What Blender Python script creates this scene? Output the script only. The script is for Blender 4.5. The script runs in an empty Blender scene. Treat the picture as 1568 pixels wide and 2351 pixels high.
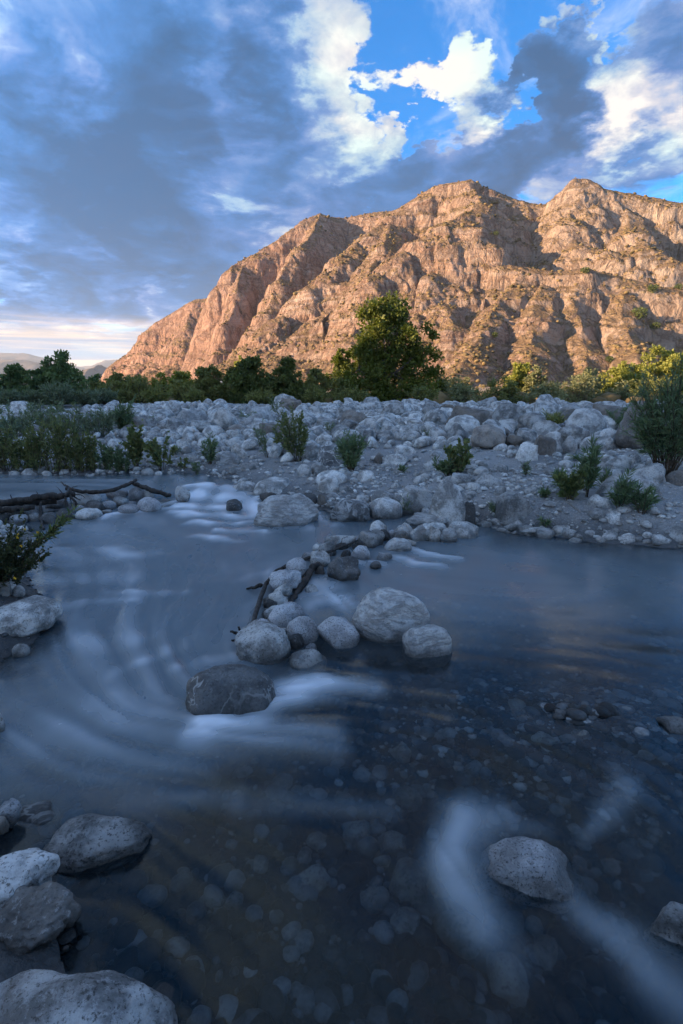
import bpy, math, random
import numpy as np
from mathutils import Vector

# ------------------------------------------------------------------ camera
H = 1.30                                   # lens height above the river
PITCH = math.radians(13.6)
FPX, CX, CY = 1175.5, 784.0, 1175.5        # photograph measured at 1568 x 2351
scene = bpy.context.scene
COL = scene.collection
cam_d = bpy.data.cameras.new('camera')
cam_d.lens = 18.0; cam_d.sensor_width = 36.0; cam_d.sensor_fit = 'AUTO'
cam_d.clip_start = 0.05; cam_d.clip_end = 40000
cam = bpy.data.objects.new('camera', cam_d); COL.objects.link(cam)
cam.location = (0, 0, H); cam.rotation_euler = (math.pi/2 - PITCH, 0, 0)
scene.camera = cam

def ray(px, py):
    a = (px-CX)/FPX; b = -(py-CY)/FPX
    c, s = math.cos(PITCH), math.sin(PITCH)
    return np.array([a, c + b*s, -s + b*c])
def pix(px, py, z=0.0):
    d = ray(px, py); t = (z-H)/d[2]
    return np.array([d[0]*t, d[1]*t, z])
def pixd(px, py, Y):
    d = ray(px, py); t = Y/d[1]
    return np.array([d[0]*t, Y, H + d[2]*t])

# ------------------------------------------------------------------ world, sun, exposure
SUN_A = math.radians(79)                   # the light travels to the right and away from the camera
SUN_EL = math.radians(13)
LD = np.array([math.sin(SUN_A), math.cos(SUN_A)])      # horizontal travel direction
sun_vec = np.array([-LD[0]*math.cos(SUN_EL), -LD[1]*math.cos(SUN_EL), math.sin(SUN_EL)])

world = bpy.data.worlds.new('World'); scene.world = world; world.use_nodes = True

class NT:
    """small helper for node trees"""
    def __init__(s, tree): s.t = tree; s.n = tree.nodes; s.l = tree.links
    def node(s, kind, **kw):
        nd = s.n.new(kind)
        for k, v in kw.items(): setattr(nd, k, v)
        return nd
    def put(s, sock, v):
        if hasattr(v, 'is_output'): s.l.new(v, sock)
        elif v is not None:
            try: sock.default_value = v
            except Exception: sock.default_value = (*v, 1.0)
    def math(s, op, a, b=None, c=None, clamp=False):
        nd = s.node('ShaderNodeMath', operation=op, use_clamp=clamp)
        for i, v in enumerate((a, b, c)):
            if v is not None: s.put(nd.inputs[i], v)
        return nd.outputs[0]
    def vec(s, op, a, b=None, scale=None):
        nd = s.node('ShaderNodeVectorMath', operation=op)
        s.put(nd.inputs[0], a)
        if b is not None: s.put(nd.inputs[1], b)
        if scale is not None: s.put(nd.inputs['Scale'], scale)
        return nd.outputs['Value'] if op in ('DOT_PRODUCT', 'LENGTH') else nd.outputs[0]
    def noise(s, vec, scale, detail=4, rough=0.5, dist=0.0, out='Fac'):
        nd = s.node('ShaderNodeTexNoise')
        s.put(nd.inputs['Vector'], vec); s.put(nd.inputs['Scale'], scale); nd.inputs['Detail'].default_value = detail
        nd.inputs['Roughness'].default_value = rough; nd.inputs['Distortion'].default_value = dist
        return nd.outputs[out]
    def ramp(s, fac, stops, interp='LINEAR'):
        nd = s.node('ShaderNodeValToRGB'); cr = nd.color_ramp; cr.interpolation = interp
        while len(cr.elements) < len(stops): cr.elements.new(0.5)
        for e, (p, c) in zip(cr.elements, stops):
            e.position = p; e.color = (*c, 1.0) if not isinstance(c, (int, float)) else (c, c, c, 1.0)
        s.put(nd.inputs[0], fac); return nd.outputs[0]
    def maprange(s, v, a, b, c=0.0, d=1.0, smooth=True):
        nd = s.node('ShaderNodeMapRange', interpolation_type='SMOOTHSTEP' if smooth else 'LINEAR')
        for i, q in enumerate((v, a, b, c, d)): s.put(nd.inputs[i], q)
        return nd.outputs[0]
    def mix(s, f, a, b, blend='MIX'):
        nd = s.node('ShaderNodeMix', data_type='RGBA', blend_type=blend)
        s.put(nd.inputs[0], f); s.put(nd.inputs[6], a); s.put(nd.inputs[7], b)
        return nd.outputs[2]
    def comb(s, x, y, z):
        nd = s.node('ShaderNodeCombineXYZ')
        for i, v in enumerate((x, y, z)): s.put(nd.inputs[i], v)
        return nd.outputs[0]
    def sep(s, v):
        nd = s.node('ShaderNodeSeparateXYZ'); s.put(nd.inputs[0], v); return nd.outputs
    def bump(s, h, strength, dist, normal=None):
        nd = s.node('ShaderNodeBump'); nd.inputs['Strength'].default_value = strength; nd.inputs['Distance'].default_value = dist
        s.put(nd.inputs['Height'], h)
        if normal is not None: s.put(nd.inputs['Normal'], normal)
        return nd.outputs[0]

def build_world():
    nt = NT(world.node_tree); nt.n.clear()
    tc = nt.node('ShaderNodeTexCoord')
    d = nt.vec('NORMALIZE', tc.outputs['Generated'])
    x, y, z = nt.sep(d)
    sky = nt.node('ShaderNodeTexSky', sky_type='NISHITA', sun_disc=False)
    sky.sun_elevation = SUN_EL; sky.sun_rotation = math.atan2(sun_vec[0], sun_vec[1])
    sky.air_density = 1.0; sky.dust_density = 0.2; sky.ozone_density = 5.0; sky.altitude = 500
    hs = nt.node('ShaderNodeHueSaturation'); hs.inputs['Saturation'].default_value = 1.25; hs.inputs['Value'].default_value = 1.25
    nt.put(hs.inputs['Color'], sky.outputs[0])
    clear = hs.outputs[0]
    zc = nt.math('ADD', nt.math('MAXIMUM', z, 0.0), 0.16)
    p = nt.comb(nt.math('DIVIDE', x, zc), nt.math('DIVIDE', y, zc), 0.35)
    wv = nt.noise(p, 1.7, 3, 0.5, 0.0, 'Color')
    pw = nt.vec('ADD', p, nt.vec('SCALE', nt.vec('SUBTRACT', wv, (0.5, 0.5, 0.5)), scale=0.55))
    n1 = nt.noise(pw, 1.9, 12, 0.60)
    off = (-LD[0]*0.10, -LD[1]*0.10, 0.0)
    n1s = nt.noise(nt.vec('ADD', pw, off), 1.9, 8, 0.60)
    n2 = nt.noise(nt.vec('ADD', pw, (7.3, 2.1, 1.0)), 5.5, 10, 0.62)
    n3 = nt.noise(nt.vec('ADD', p, (1.3, 9.1, 2.0)), 1.1, 5, 0.55)
    bw = nt.noise(p, 3.2, 7, 0.62, 0.0, 'Color')
    dw = nt.vec('NORMALIZE', nt.vec('ADD', d, nt.vec('SCALE', nt.vec('SUBTRACT', bw, (0.5, 0.5, 0.5)), scale=0.34)))
    # the clouds as they stand in the sky: direction, size, cover, brightness
    blobs = [
        (80, 60, 300, .40, -0.23), (330, 150, 230, .40, -0.21), (430, 310, 150, .40, -0.29), (50, 330, 150, .40, -0.17),
        (190, 215, 60, .20, 0.30), (230, 400, 120, -.18, -0.19), (60, 440, 120, .3, -0.11), (470, 50, 80, .05, 0.30), (515, 220, 46, .15, 0.42), (600, 130, 70, .25, -0.25),
        (690, 70, 110, .40, 0.26), (800, 130, 80, .30, 0.30), (730, 170, 90, .32, 0.11), (770, 330, 80, .25, 0.46), (850, 180, 40, .2, 0.30), (640, 270, 90, .3, -0.21),
        (560, 390, 70, .35, 0.30), (500, 330, 40, .2, 0.25), (620, 490, 55, .30, 0.38), (560, 480, 60, .2, 0.07), (700, 420, 90, .45, -0.29),
        (1010, 130, 64, .55, .46), (1100, 85, 64, .55, .46), (940, 190, 58, .55, .46), (1140, 170, 56, .55, .46), (1060, 270, 54, .55, .46), (870, 290, 40, 0.50, 0.48), (840, 370, 46, 0.50, 0.45),
        (1010, 220, 70, -.25, 0.05), (970, 330, 80, -.25, 0.05), (880, 50, 90, -.2, 0.05), (1240, 50, 170, -.55, 0.05), (960, 30, 110, -.30, 0.05), (1200, 230, 50, -.1, 0.05),
        (1290, 200, 80, .50, -0.33), (1230, 320, 110, .55, -0.35), (1320, 320, 70, .45, -0.29), (1060, 190, 60, .45, .42), (900, 130, 46, .40, .40), (880, 20, 50, .35, .3), (1335, 65, 26, .5, 0.50), (1250, 130, 40, .2, 0.25),
        (1450, 130, 90, .50, 0.24), (1440, 230, 110, .45, 0.42), (1530, 200, 110, .45, 0.36), (1410, 330, 70, .40, 0.40), (1545, 50, 80, .45, -0.21), (1560, 300, 80, .3, 0.30),
        (1500, 410, 80, .0, -0.19), (880, 430, 110, .50, -0.29), (1050, 430, 110, .45, -0.25), (970, 385, 46, .25, 0.36), (1150, 400, 80, .4, -0.19),
        (200, 540, 190, .45, -0.27), (420, 570, 170, .50, -0.25), (560, 600, 140, .50, -0.17), (60, 690, 130, .35, -0.23), (350, 480, 100, .35, -0.07), (250, 620, 110, .35, -0.29),
        (270, 640, 50, .15, 0.42), (330, 655, 40, .15, 0.40), (380, 692, 26, .15, 0.46), (30, 590, 50, .1, 0.26), (480, 690, 120, .45, -0.09), (420, 740, 110, .45, -0.07),
        (20, 700, 60, .4, -.32), (980, 270, 130, -.30, .08), (900, 200, 90, -.20, .1), (1090, 330, 80, -.22, .08), (1180, 150, 70, -.25, .1),
    ]
    C = None; B = None
    for (bx, by, r, c, b) in blobs:
        v = ray(bx, by); v = v/np.linalg.norm(v)
        v2 = ray(bx+r, by); v2 = v2/np.linalg.norm(v2)
        co = float(np.dot(v, v2))
        dot = nt.vec('DOT_PRODUCT', dw, tuple(float(q) for q in v))
        f = nt.maprange(dot, 1-(1-co)*2.4, 1.0)
        C = nt.math('MULTIPLY_ADD', f, c*.85, C if C is not None else 0.02)
        B = nt.math('MULTIPLY_ADD', f, b*(1.25 if b < 0 else .64), B if B is not None else 0.45)
    m = nt.maprange(nt.math('ADD', nt.math('ADD', nt.math('MULTIPLY', n1, 1.5), nt.math('MULTIPLY', n2, 0.55)), C), 0.98, 1.17)
    lit = nt.math('MULTIPLY', nt.math('SUBTRACT', n1, n1s), 1.6)
    B = nt.math('ADD', B, lit)
    B = nt.math('ADD', B, nt.math('MULTIPLY', nt.math('SUBTRACT', n2, 0.5), 1.05))
    B = nt.math('ADD', B, nt.math('MULTIPLY', nt.math('SUBTRACT', n3, 0.5), 0.75))
    # sunset-side clouds catch more low sun, raised further to brighten the shaded valley
    B = nt.math('MULTIPLY_ADD', nt.maprange(nt.vec('DOT_PRODUCT', d, tuple(float(q) for q in sun_vec)), -.30, .75), .34, B)
    edge = nt.math('MULTIPLY', nt.math('SUBTRACT', 1.0, m), 0.14)
    B = nt.math('ADD', B, edge)
    cc = nt.ramp(nt.math('MULTIPLY_ADD', B, .7, .24), [(0.0, (.018, .075, .18)), (.24, (.027, .108, .27)), (.394, (.050, .152, .38)), (.534, (.130, .215, .44)), (.66, (.30, .37, .52)),
                     (.80, (.52, .51, .55)), (.95, (.78, .72, .66))])
    # cloud shade runs from teal to violet
    hue = nt.maprange(nt.noise(nt.vec('ADD', p, (3.3, 5.1, 4.0)), 2.1, 4, .55), .40, .62)
    cc = nt.mix(1.0, cc, nt.mix(hue, (.78, 1.02, 1.04, 1), (1.0, 1.0, 1.0, 1)), 'MULTIPLY')
    glow = nt.maprange(nt.vec('DOT_PRODUCT', d, tuple(float(q) for q in sun_vec)), -.15, .95)  # extra brightness added towards the sun as fill light for the shade
    cc = nt.vec('SCALE', cc, scale=nt.math('MULTIPLY_ADD', glow, 4.5, 4.7))
    col = nt.mix(nt.math('MULTIPLY', m, 0.95), clear, cc)
    veil = nt.math('MULTIPLY', nt.maprange(nt.noise(nt.vec('ADD', pw, (2.2, 6.6, 3.0)), 3.1, 10, .64), .47, .72), .5)
    col = nt.mix(nt.math('MULTIPLY', veil, nt.maprange(m, 1.0, .2)), col, (3.7, 3.8, 4.1, 1))
    # thin lit streaks low over the horizon
    pst = nt.comb(nt.math('MULTIPLY', x, 2.0), nt.math('MULTIPLY', y, 2.0), nt.math('MULTIPLY', z, 48.0))
    st = nt.noise(pst, 1.3, 8, 0.62, 0.5)
    low = nt.math('MULTIPLY', nt.maprange(z, 0.13, 0.075), nt.maprange(z, -0.02, 0.02))
    warm = nt.mix(nt.maprange(st, 0.40, 0.62), (1.5, 2.0, 2.8, 1), (6.0, 4.1, 2.4, 1))
    col = nt.mix(nt.math('MULTIPLY', low, 0.85), col, warm)
    bg = nt.node('ShaderNodeBackground'); nt.put(bg.inputs[0], col); bg.inputs[1].default_value = 0.1
    out = nt.node('ShaderNodeOutputWorld'); nt.l.new(bg.outputs[0], out.inputs[0])
build_world()

sun_d = bpy.data.lights.new('sun', 'SUN'); sun_d.energy = 4.9; sun_d.angle = math.radians(0.5); sun_d.color = (1.0, 0.73, 0.46)
sun = bpy.data.objects.new('sun', sun_d); COL.objects.link(sun)
sun.rotation_euler = Vector(tuple(sun_vec)).to_track_quat('Z', 'Y').to_euler()
sun.location = (-60, -40, 60)

vs = scene.view_settings
vs.view_transform = 'Standard'; vs.look = 'None'; vs.exposure = 1.62; vs.gamma = 1.0; vs.use_curve_mapping = False
scene.render.engine = 'CYCLES'
cy = scene.cycles
cy.use_denoising = True; cy.max_bounces = 8; cy.diffuse_bounces = 3; cy.glossy_bounces = 3; cy.transmission_bounces = 6
cy.transparent_max_bounces = 8; cy.volume_bounces = 0; cy.sample_clamp_indirect = 6.0; cy.caustics_refractive = True
cy.use_adaptive_sampling = True; cy.adaptive_threshold = 0.015

# ------------------------------------------------------------------ noise
_r = np.random.RandomState(5)
_perm = _r.permutation(256); _perm = np.concatenate([_perm, _perm, _perm])
_g = _r.normal(size=(256, 3)); _g /= np.linalg.norm(_g, axis=1)[:, None]
def perlin(x, y, z):
    x, y, z = np.broadcast_arrays(np.asarray(x, float), np.asarray(y, float), np.asarray(z, float))
    xi = np.floor(x).astype(np.int64); yi = np.floor(y).astype(np.int64); zi = np.floor(z).astype(np.int64)
    xf, yf, zf = x-xi, y-yi, z-zi
    u, v, w = [t*t*t*(t*(t*6-15)+10) for t in (xf, yf, zf)]
    xi &= 255; yi &= 255; zi &= 255
    def g(i, j, k):
        h = _perm[_perm[_perm[xi+i]+yi+j]+zi+k]
        q = _g[h]
        return q[..., 0]*(xf-i) + q[..., 1]*(yf-j) + q[..., 2]*(zf-k)
    def L(a, b, t): return a + t*(b-a)
    return 1.5*L(L(L(g(0,0,0), g(1,0,0), u), L(g(0,1,0), g(1,1,0), u), v), L(L(g(0,0,1), g(1,0,1), u), L(g(0,1,1), g(1,1,1), u), v), w)
def fbm(x, y, z, o=4, lac=2.03, gain=0.5):
    s = 0; a = 1.0; f = 1.0
    for i in range(o):
        s = s + a*perlin(x*f+i*17.3, y*f+i*9.1, z*f+i*5.7); a *= gain; f *= lac
    return s
def ridged(x, y, z, o=4, gain=0.5):
    s = 0; a = 1.0; f = 1.0
    for i in range(o):
        s = s + a*(1-np.abs(perlin(x*f+i*11.7, y*f+i*4.9, z*f+i*8.3))*2.0); a *= gain; f *= 2.05
    return s
def sst(a, b, v):
    t = np.clip((v-a)/(b-a), 0, 1); return t*t*(3-2*t)

# ------------------------------------------------------------------ mesh helpers
def mesh_np(name, V, Fc, mat=None, smooth=True, attrs=None):
    """V (n,3); Fc (m,3) or (m,4) int array, or a list of such arrays"""
    if not isinstance(Fc, list): Fc = [Fc]
    Fc = [np.asarray(f, np.int32) for f in Fc if len(f)]
    me = bpy.data.meshes.new(name)
    me.vertices.add(len(V)); me.vertices.foreach_set('co', np.asarray(V, np.float32).ravel())
    loops = np.concatenate([f.ravel() for f in Fc]); tot = np.concatenate([np.full(len(f), f.shape[1], np.int32) for f in Fc])
    start = np.concatenate([[0], np.cumsum(tot)[:-1]]).astype(np.int32)
    me.loops.add(len(loops)); me.loops.foreach_set('vertex_index', loops)
    me.polygons.add(len(tot)); me.polygons.foreach_set('loop_start', start); me.polygons.foreach_set('loop_total', tot)
    me.polygons.foreach_set('use_smooth', np.full(len(tot), bool(smooth)))
    for k, a in (attrs or {}).items():
        at = me.attributes.new(k, 'FLOAT', 'POINT'); at.data.foreach_set('value', np.asarray(a, np.float32))
    me.update(calc_edges=True)
    if mat is not None: me.materials.append(mat)
    return me
def link(name, me, parent=None, loc=(0, 0, 0), rot=(0, 0, 0), scale=(1, 1, 1)):
    o = bpy.data.objects.new(name, me); COL.objects.link(o)
    o.location = tuple(float(v) for v in loc); o.rotation_euler = rot; o.scale = tuple(float(v) for v in scale)
    if parent is not None: o.parent = parent
    return o
def tag(o, label=None, cat=None, group=None, kind=None):
    if label: o['label'] = label
    if cat: o['category'] = cat
    if group: o['group'] = group
    if kind: o['kind'] = kind
    return o
def thing(name, loc, label, cat, group=None):
    return tag(link(name, None, loc=loc), label, cat, group)
def grid_faces(nr, nc):
    i = np.arange(nr-1)[:, None]*nc + np.arange(nc-1)[None, :]
    return np.stack([i, i+1, i+nc+1, i+nc], -1).reshape(-1, 4)

_ico = {}
def ico(sub):
    if sub in _ico: return _ico[sub]
    import bmesh
    bm = bmesh.new(); bmesh.ops.create_icosphere(bm, subdivisions=sub, radius=1.0)
    V = np.array([v.co[:] for v in bm.verts]); Fa = np.array([[v.index for v in f.verts] for f in bm.faces], np.int32)
    bm.free(); _ico[sub] = (V, Fa); return _ico[sub]

# ------------------------------------------------------------------ materials
def new_mat(name):
    m = bpy.data.materials.new(name); m.use_nodes = True; nt = NT(m.node_tree); nt.n.clear()
    out = nt.node('ShaderNodeOutputMaterial')
    return m, nt, out
def principled(nt, out, col, rough=0.8, normal=None, spec=0.3, **kw):
    b = nt.node('ShaderNodeBsdfPrincipled'); nt.put(b.inputs['Base Color'], col); nt.put(b.inputs['Roughness'], rough)
    b.inputs['Specular IOR Level'].default_value = spec
    if normal is not None: nt.put(b.inputs['Normal'], normal)
    for k, v in kw.items(): nt.put(b.inputs[k], v)
    nt.l.new(b.outputs[0], out.inputs[0]); return b
def pos_of(nt): return nt.node('ShaderNodeNewGeometry').outputs['Position']
def wetness(nt, pos, a=0.005, b=0.075):
    z = nt.sep(pos)[2]
    zz = nt.math('ADD', z, nt.math('MULTIPLY', nt.math('SUBTRACT', nt.noise(pos, 7.0, 3), 0.5), -0.12))
    return nt.maprange(zz, b, a)

def granite(name, light, dark, speck=0.5, band=None, vein=None, rnd='object', fine=170.0, brown=0.0, spread=None):
    m, nt, out = new_mat(name); pos = pos_of(nt)
    if rnd == 'object': r = nt.node('ShaderNodeObjectInfo').outputs['Random']
    else:
        r = nt.node('ShaderNodeAttribute', attribute_name='rnd').outputs['Fac']
    pos2 = nt.vec('ADD', pos, nt.vec('SCALE', (3.1, 5.7, 9.3), scale=r))
    fn = nt.noise(pos2, fine*.5, 7, 0.75); md = nt.noise(pos2, 6.0, 9, 0.68); lg = nt.noise(pos2, 2.2, 3, 0.5)
    col = nt.mix(nt.maprange(md, 0.40, 0.60), dark, light)
    sp = nt.maprange(fn, 0.53, 0.60)
    col = nt.mix(nt.math('MULTIPLY', sp, speck), col, tuple(c*0.22 for c in dark))
    wsp = nt.maprange(nt.noise(nt.vec('ADD', pos2, (4, 4, 4)), fine*0.25, 8, 0.78), 0.54, 0.62)
    col = nt.mix(nt.math('MULTIPLY', wsp, speck*0.55), col, (0.58, 0.58, 0.58, 1))
    h = nt.math('ADD', nt.math('MULTIPLY', fn, 0.25), nt.math('MULTIPLY', md, 1.0))
    if band is not None:
        wpos = nt.vec('ADD', pos2, nt.vec('SCALE', nt.noise(pos2, 3.0, 3, 0.5, 0.0, 'Color'), scale=band[1]))
        bn = nt.noise(nt.vec('MULTIPLY', wpos, band[2]), band[0], 4, 0.65)
        bf = nt.maprange(bn, 0.44, 0.60)
        col = nt.mix(nt.math('MULTIPLY', bf, band[3]), col, tuple(c*0.30 for c in dark))
        h = nt.math('ADD', h, nt.math('MULTIPLY', bf, -0.22))
    if vein is not None:
        vn = nt.noise(pos2, vein, 4, 0.55, 0.9)
        vf = nt.maprange(nt.math('ABSOLUTE', nt.math('SUBTRACT', vn, 0.5)), 0.022, 0.004)
        col = nt.mix(nt.math('MULTIPLY', vf, nt.maprange(lg, 0.40, 0.55)), col, (0.55, 0.55, 0.54, 1))
    tint = nt.maprange(r, 0.0, 1.0, 0.55, 1.15, smooth=False) if spread is None else nt.maprange(nt.math('POWER', r, 3.0), 0.0, 1.0, *spread, smooth=False)
    col = nt.mix(1.0, col, nt.comb(tint, tint, tint), 'MULTIPLY')
    stain = nt.math('MULTIPLY', nt.maprange(lg, 0.52, 0.72), 0.35+brown)
    col = nt.mix(stain, col, nt.mix(0.5, col, (0.30, 0.22, 0.15, 1)))
    wet = wetness(nt, pos)
    col = nt.mix(nt.math('MULTIPLY', wet, 0.72), col, nt.mix(1.0, col, (0.20, 0.20, 0.19, 1), 'MULTIPLY'))
    rough = nt.math('SUBTRACT', 0.86, nt.math('MULTIPLY', wet, 0.45))
    nrm = nt.bump(h, 0.75, 0.035)
    principled(nt, out, col, rough, nrm, 0.3)
    return m
G_LIGHT = granite('granite_pale', (.69, .675, .645), (.27, .265, .255), .7)
G_GREY = granite('granite_grey', (.54, .53, .51), (.19, .187, .18), .65)
G_SPECK = granite('granite_speckled', (.52, .52, .53), (.28, .28, .29), .95, fine=270)
G_BAND = granite('gneiss_banded', (.52, .515, .50), (.32, .315, .31), .35, band=(15.0, .14, (1.0, 1.0, 3.4), .42))
G_SWIRL = granite('gneiss_swirled', (.46, .46, .45), (.24, .24, .24), .3, band=(9.0, .75, (1.0, 1.0, 2.6), .85))
G_DARK = granite('dark_veined_rock', (.22, .225, .23), (.10, .102, .106), .4, vein=5.0)
G_WET = granite('dark_wet_rock', (.15, .145, .14), (.07, .067, .065), .5)
G_BROWN = granite('brown_granite', (.33, .29, .25), (.18, .155, .135), .5, brown=.3)
G_FIELD = granite('granite_cobble', (.66, .645, .615), (.27, .265, .255), .5, rnd='attr', fine=60)
G_FORE = granite('river_granite', (.56, .555, .545), (.15, .15, .15), .8, fine=190)
G_BED = granite('river_pebble', (.30, .32, .34), (.12, .13, .14), .4, spread=(.06, 1.9), rnd='attr', fine=60, brown=-.3)
G_SHOAL = granite('shoal_pebble', (.66, .67, .68), (.28, .285, .29), .4, spread=(.10, 1.7), rnd='attr', fine=60)
G_DIM = granite('dimmed_gravel', (.17, .17, .172), (.07, .07, .072), .5, rnd='attr', fine=60)  # dark near gravel, its colour lowered further to imitate a dim foreground

def ground_mat():
    m, nt, out = new_mat('river_sand'); pos = pos_of(nt)
    a = nt.noise(pos, 0.8, 5, 0.6); g = nt.noise(pos, 26, 5, 0.7); s = nt.noise(pos, 120, 2, 0.6)
    col = nt.mix(nt.maprange(a, 0.35, 0.65), (.33, .325, .32, 1), (.22, .217, .213, 1))
    col = nt.mix(nt.maprange(g, 0.50, 0.66), col, (.24, .235, .23, 1))
    col = nt.mix(nt.math('MULTIPLY', nt.maprange(s, 0.54, 0.64), 0.6), col, (.55, .55, .54, 1))
    vo = nt.node('ShaderNodeTexVoronoi'); vo.inputs['Scale'].default_value = 34; nt.put(vo.inputs['Vector'], pos)
    col = nt.mix(0.35, col, nt.mix(1.0, col, nt.ramp(vo.outputs['Distance'], [(0, 1.3), (.5, .55)]), 'MULTIPLY'))
    far = nt.maprange(nt.sep(pos)[1], 24, 60)
    dirt = nt.mix(nt.noise(pos, .35, 6, .65), (.24, .17, .11, 1), (.36, .26, .17, 1))
    col = nt.mix(far, col, dirt)
    dimmed = nt.math('MULTIPLY', nt.maprange(nt.sep(pos)[1], 4.4, 3.4), .8)  # foreground dimness put into the ground colour, stronger towards the camera
    col = nt.mix(dimmed, col, nt.mix(g, (.06, .06, .062, 1), (.20, .195, .19, 1)))
    under = nt.maprange(nt.sep(pos)[2], .0, -.05)
    col = nt.mix(nt.math('MULTIPLY', under, .8), col, (.030, .034, .040, 1))
    wet = wetness(nt, pos, 0.03, 0.20)
    col = nt.mix(nt.math('MULTIPLY', wet, 0.82), col, nt.mix(1.0, col, (.24, .25, .26, 1), 'MULTIPLY'))
    h = nt.math('ADD', nt.math('ADD', nt.math('MULTIPLY', g, 1.0), nt.math('MULTIPLY', s, .25)), nt.math('MULTIPLY', vo.outputs['Distance'], -.5))
    principled(nt, out, col, nt.math('SUBTRACT', .92, nt.math('MULTIPLY', wet, .35)), nt.bump(h, .7, .03), .25)
    return m
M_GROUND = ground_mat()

def mountain_mat():
    m, nt, out = new_mat('canyon_rock'); geo = nt.node('ShaderNodeNewGeometry'); pos = geo.outputs['Position']
    x, y, z = nt.sep(pos)
    wp = nt.noise(pos, .02, 4, .6)
    lay = nt.comb(nt.math('MULTIPLY', x, .012), nt.math('MULTIPLY', y, .012), nt.math('ADD', nt.math('MULTIPLY', z, .30), nt.math('MULTIPLY', wp, 5.0)))
    st = nt.noise(lay, 1.0, 6, .68); big = nt.noise(pos, .018, 4, .55); rg = nt.noise(pos, .22, 8, .66); fine = nt.noise(pos, .9, 9, .75)
    col = nt.ramp(st, [(.28, (.27, .155, .11)), (.40, (.40, .25, .18)), (.47, (.50, .35, .26)), (.53, (.38, .225, .155)), (.60, (.47, .31, .225)), (.72, (.62, .50, .41))])
    red = nt.math('MULTIPLY', nt.maprange(big, .48, .66), .6)
    col = nt.mix(red, col, (.40, .19, .105, 1))
    col = nt.mix(nt.math('MULTIPLY', nt.maprange(rg, .52, .72), .5), col, (.56, .44, .33, 1))
    col = nt.mix(nt.math('MULTIPLY', nt.maprange(fine, .52, .62), .62), col, (.15, .095, .065, 1))
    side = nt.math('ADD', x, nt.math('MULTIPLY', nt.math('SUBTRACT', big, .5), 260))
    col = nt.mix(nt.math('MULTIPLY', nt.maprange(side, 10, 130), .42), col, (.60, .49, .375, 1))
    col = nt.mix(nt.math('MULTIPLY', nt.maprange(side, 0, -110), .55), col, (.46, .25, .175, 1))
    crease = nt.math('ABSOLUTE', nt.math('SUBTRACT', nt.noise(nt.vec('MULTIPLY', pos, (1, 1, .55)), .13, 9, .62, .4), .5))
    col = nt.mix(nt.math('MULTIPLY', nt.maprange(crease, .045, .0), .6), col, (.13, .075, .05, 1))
    # dry scrub and soil where the slope is gentle
    nz = nt.sep(geo.outputs['Normal'])[2]
    sc = nt.math('ADD', nz, nt.math('MULTIPLY', nt.math('SUBTRACT', rg, .5), .7))
    soil = nt.mix(nt.maprange(fine, .42, .58), (.29, .185, .095, 1), (.19, .115, .06, 1))
    col = nt.mix(nt.math('MULTIPLY', nt.maprange(sc, .62, .80), .8), col, soil)
    vo = nt.node('ShaderNodeTexVoronoi'); vo.inputs['Scale'].default_value = .62; nt.put(vo.inputs['Vector'], pos)
    tuft = nt.math('MULTIPLY', nt.maprange(vo.outputs['Distance'], .52, .30), nt.maprange(sc, .50, .70))
    tuft = nt.math('MULTIPLY', tuft, nt.maprange(nt.noise(pos, .05, 4, .6), .42, .58))
    tc_ = nt.mix(nt.sep(vo.outputs['Color'])[0], (.27, .165, .07, 1), (.46, .31, .145, 1))
    col = nt.mix(nt.math('MULTIPLY', tuft, .9), col, tc_)
    h = nt.math('ADD', nt.math('MULTIPLY', rg, 1.6), nt.math('MULTIPLY', fine, .8))
    h = nt.math('ADD', h, nt.math('MULTIPLY', tuft, .9))
    h = nt.math('ADD', h, nt.math('MULTIPLY', nt.math('MINIMUM', crease, .12), 9.0))
    h = nt.math('ADD', h, nt.math('MULTIPLY', st, .8))
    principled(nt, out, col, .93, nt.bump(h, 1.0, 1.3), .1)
    return m
M_MOUNT = mountain_mat()

def hills_mat():
    m, nt, out = new_mat('distant_slope'); pos = pos_of(nt)
    n = nt.noise(pos, .004, 8, .65)
    col = nt.mix(nt.maprange(n, .38, .62), (.12, .085, .065, 1), (.24, .18, .14, 1))
    principled(nt, out, col, .95, nt.bump(n, .6, 60.0), .05); return m
M_HILL = hills_mat()

def leaf_mat(name, a, b, trans=.35, rough=.55):
    m, nt, out = new_mat(name)
    r = nt.node('ShaderNodeAttribute', attribute_name='rnd').outputs['Fac']
    col = nt.mix(r, a, b)
    p = nt.node('ShaderNodeBsdfPrincipled'); nt.put(p.inputs['Base Color'], col); p.inputs['Roughness'].default_value = rough
    p.inputs['Specular IOR Level'].default_value = .3
    t = nt.node('ShaderNodeBsdfTranslucent'); nt.put(t.inputs[0], nt.mix(1.0, col, (1.0, 1.05, .55, 1), 'MULTIPLY'))
    mx = nt.node('ShaderNodeMixShader'); mx.inputs[0].default_value = trans
    nt.l.new(p.outputs[0], mx.inputs[1]); nt.l.new(t.outputs[0], mx.inputs[2]); nt.l.new(mx.outputs[0], out.inputs[0])
    return m
L_DARK = leaf_mat('leaf_dark_green', (.068, .092, .030, 1), (.19, .21, .058, 1))
L_TREE = leaf_mat('leaf_cottonwood', (.075, .100, .016, 1), (.215, .225, .042, 1))
L_OLIVE = leaf_mat('leaf_olive', (.125, .138, .044, 1), (.29, .28, .092, 1))
L_GREEN = leaf_mat('leaf_green', (.08, .135, .055, 1), (.20, .26, .105, 1))
L_YELLOW = leaf_mat('leaf_yellow_green', (.19, .205, .036, 1), (.38, .365, .085, 1))
L_PALE = leaf_mat('leaf_pale_green', (.180, .185, .085, 1), (.310, .300, .150, 1))
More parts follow.
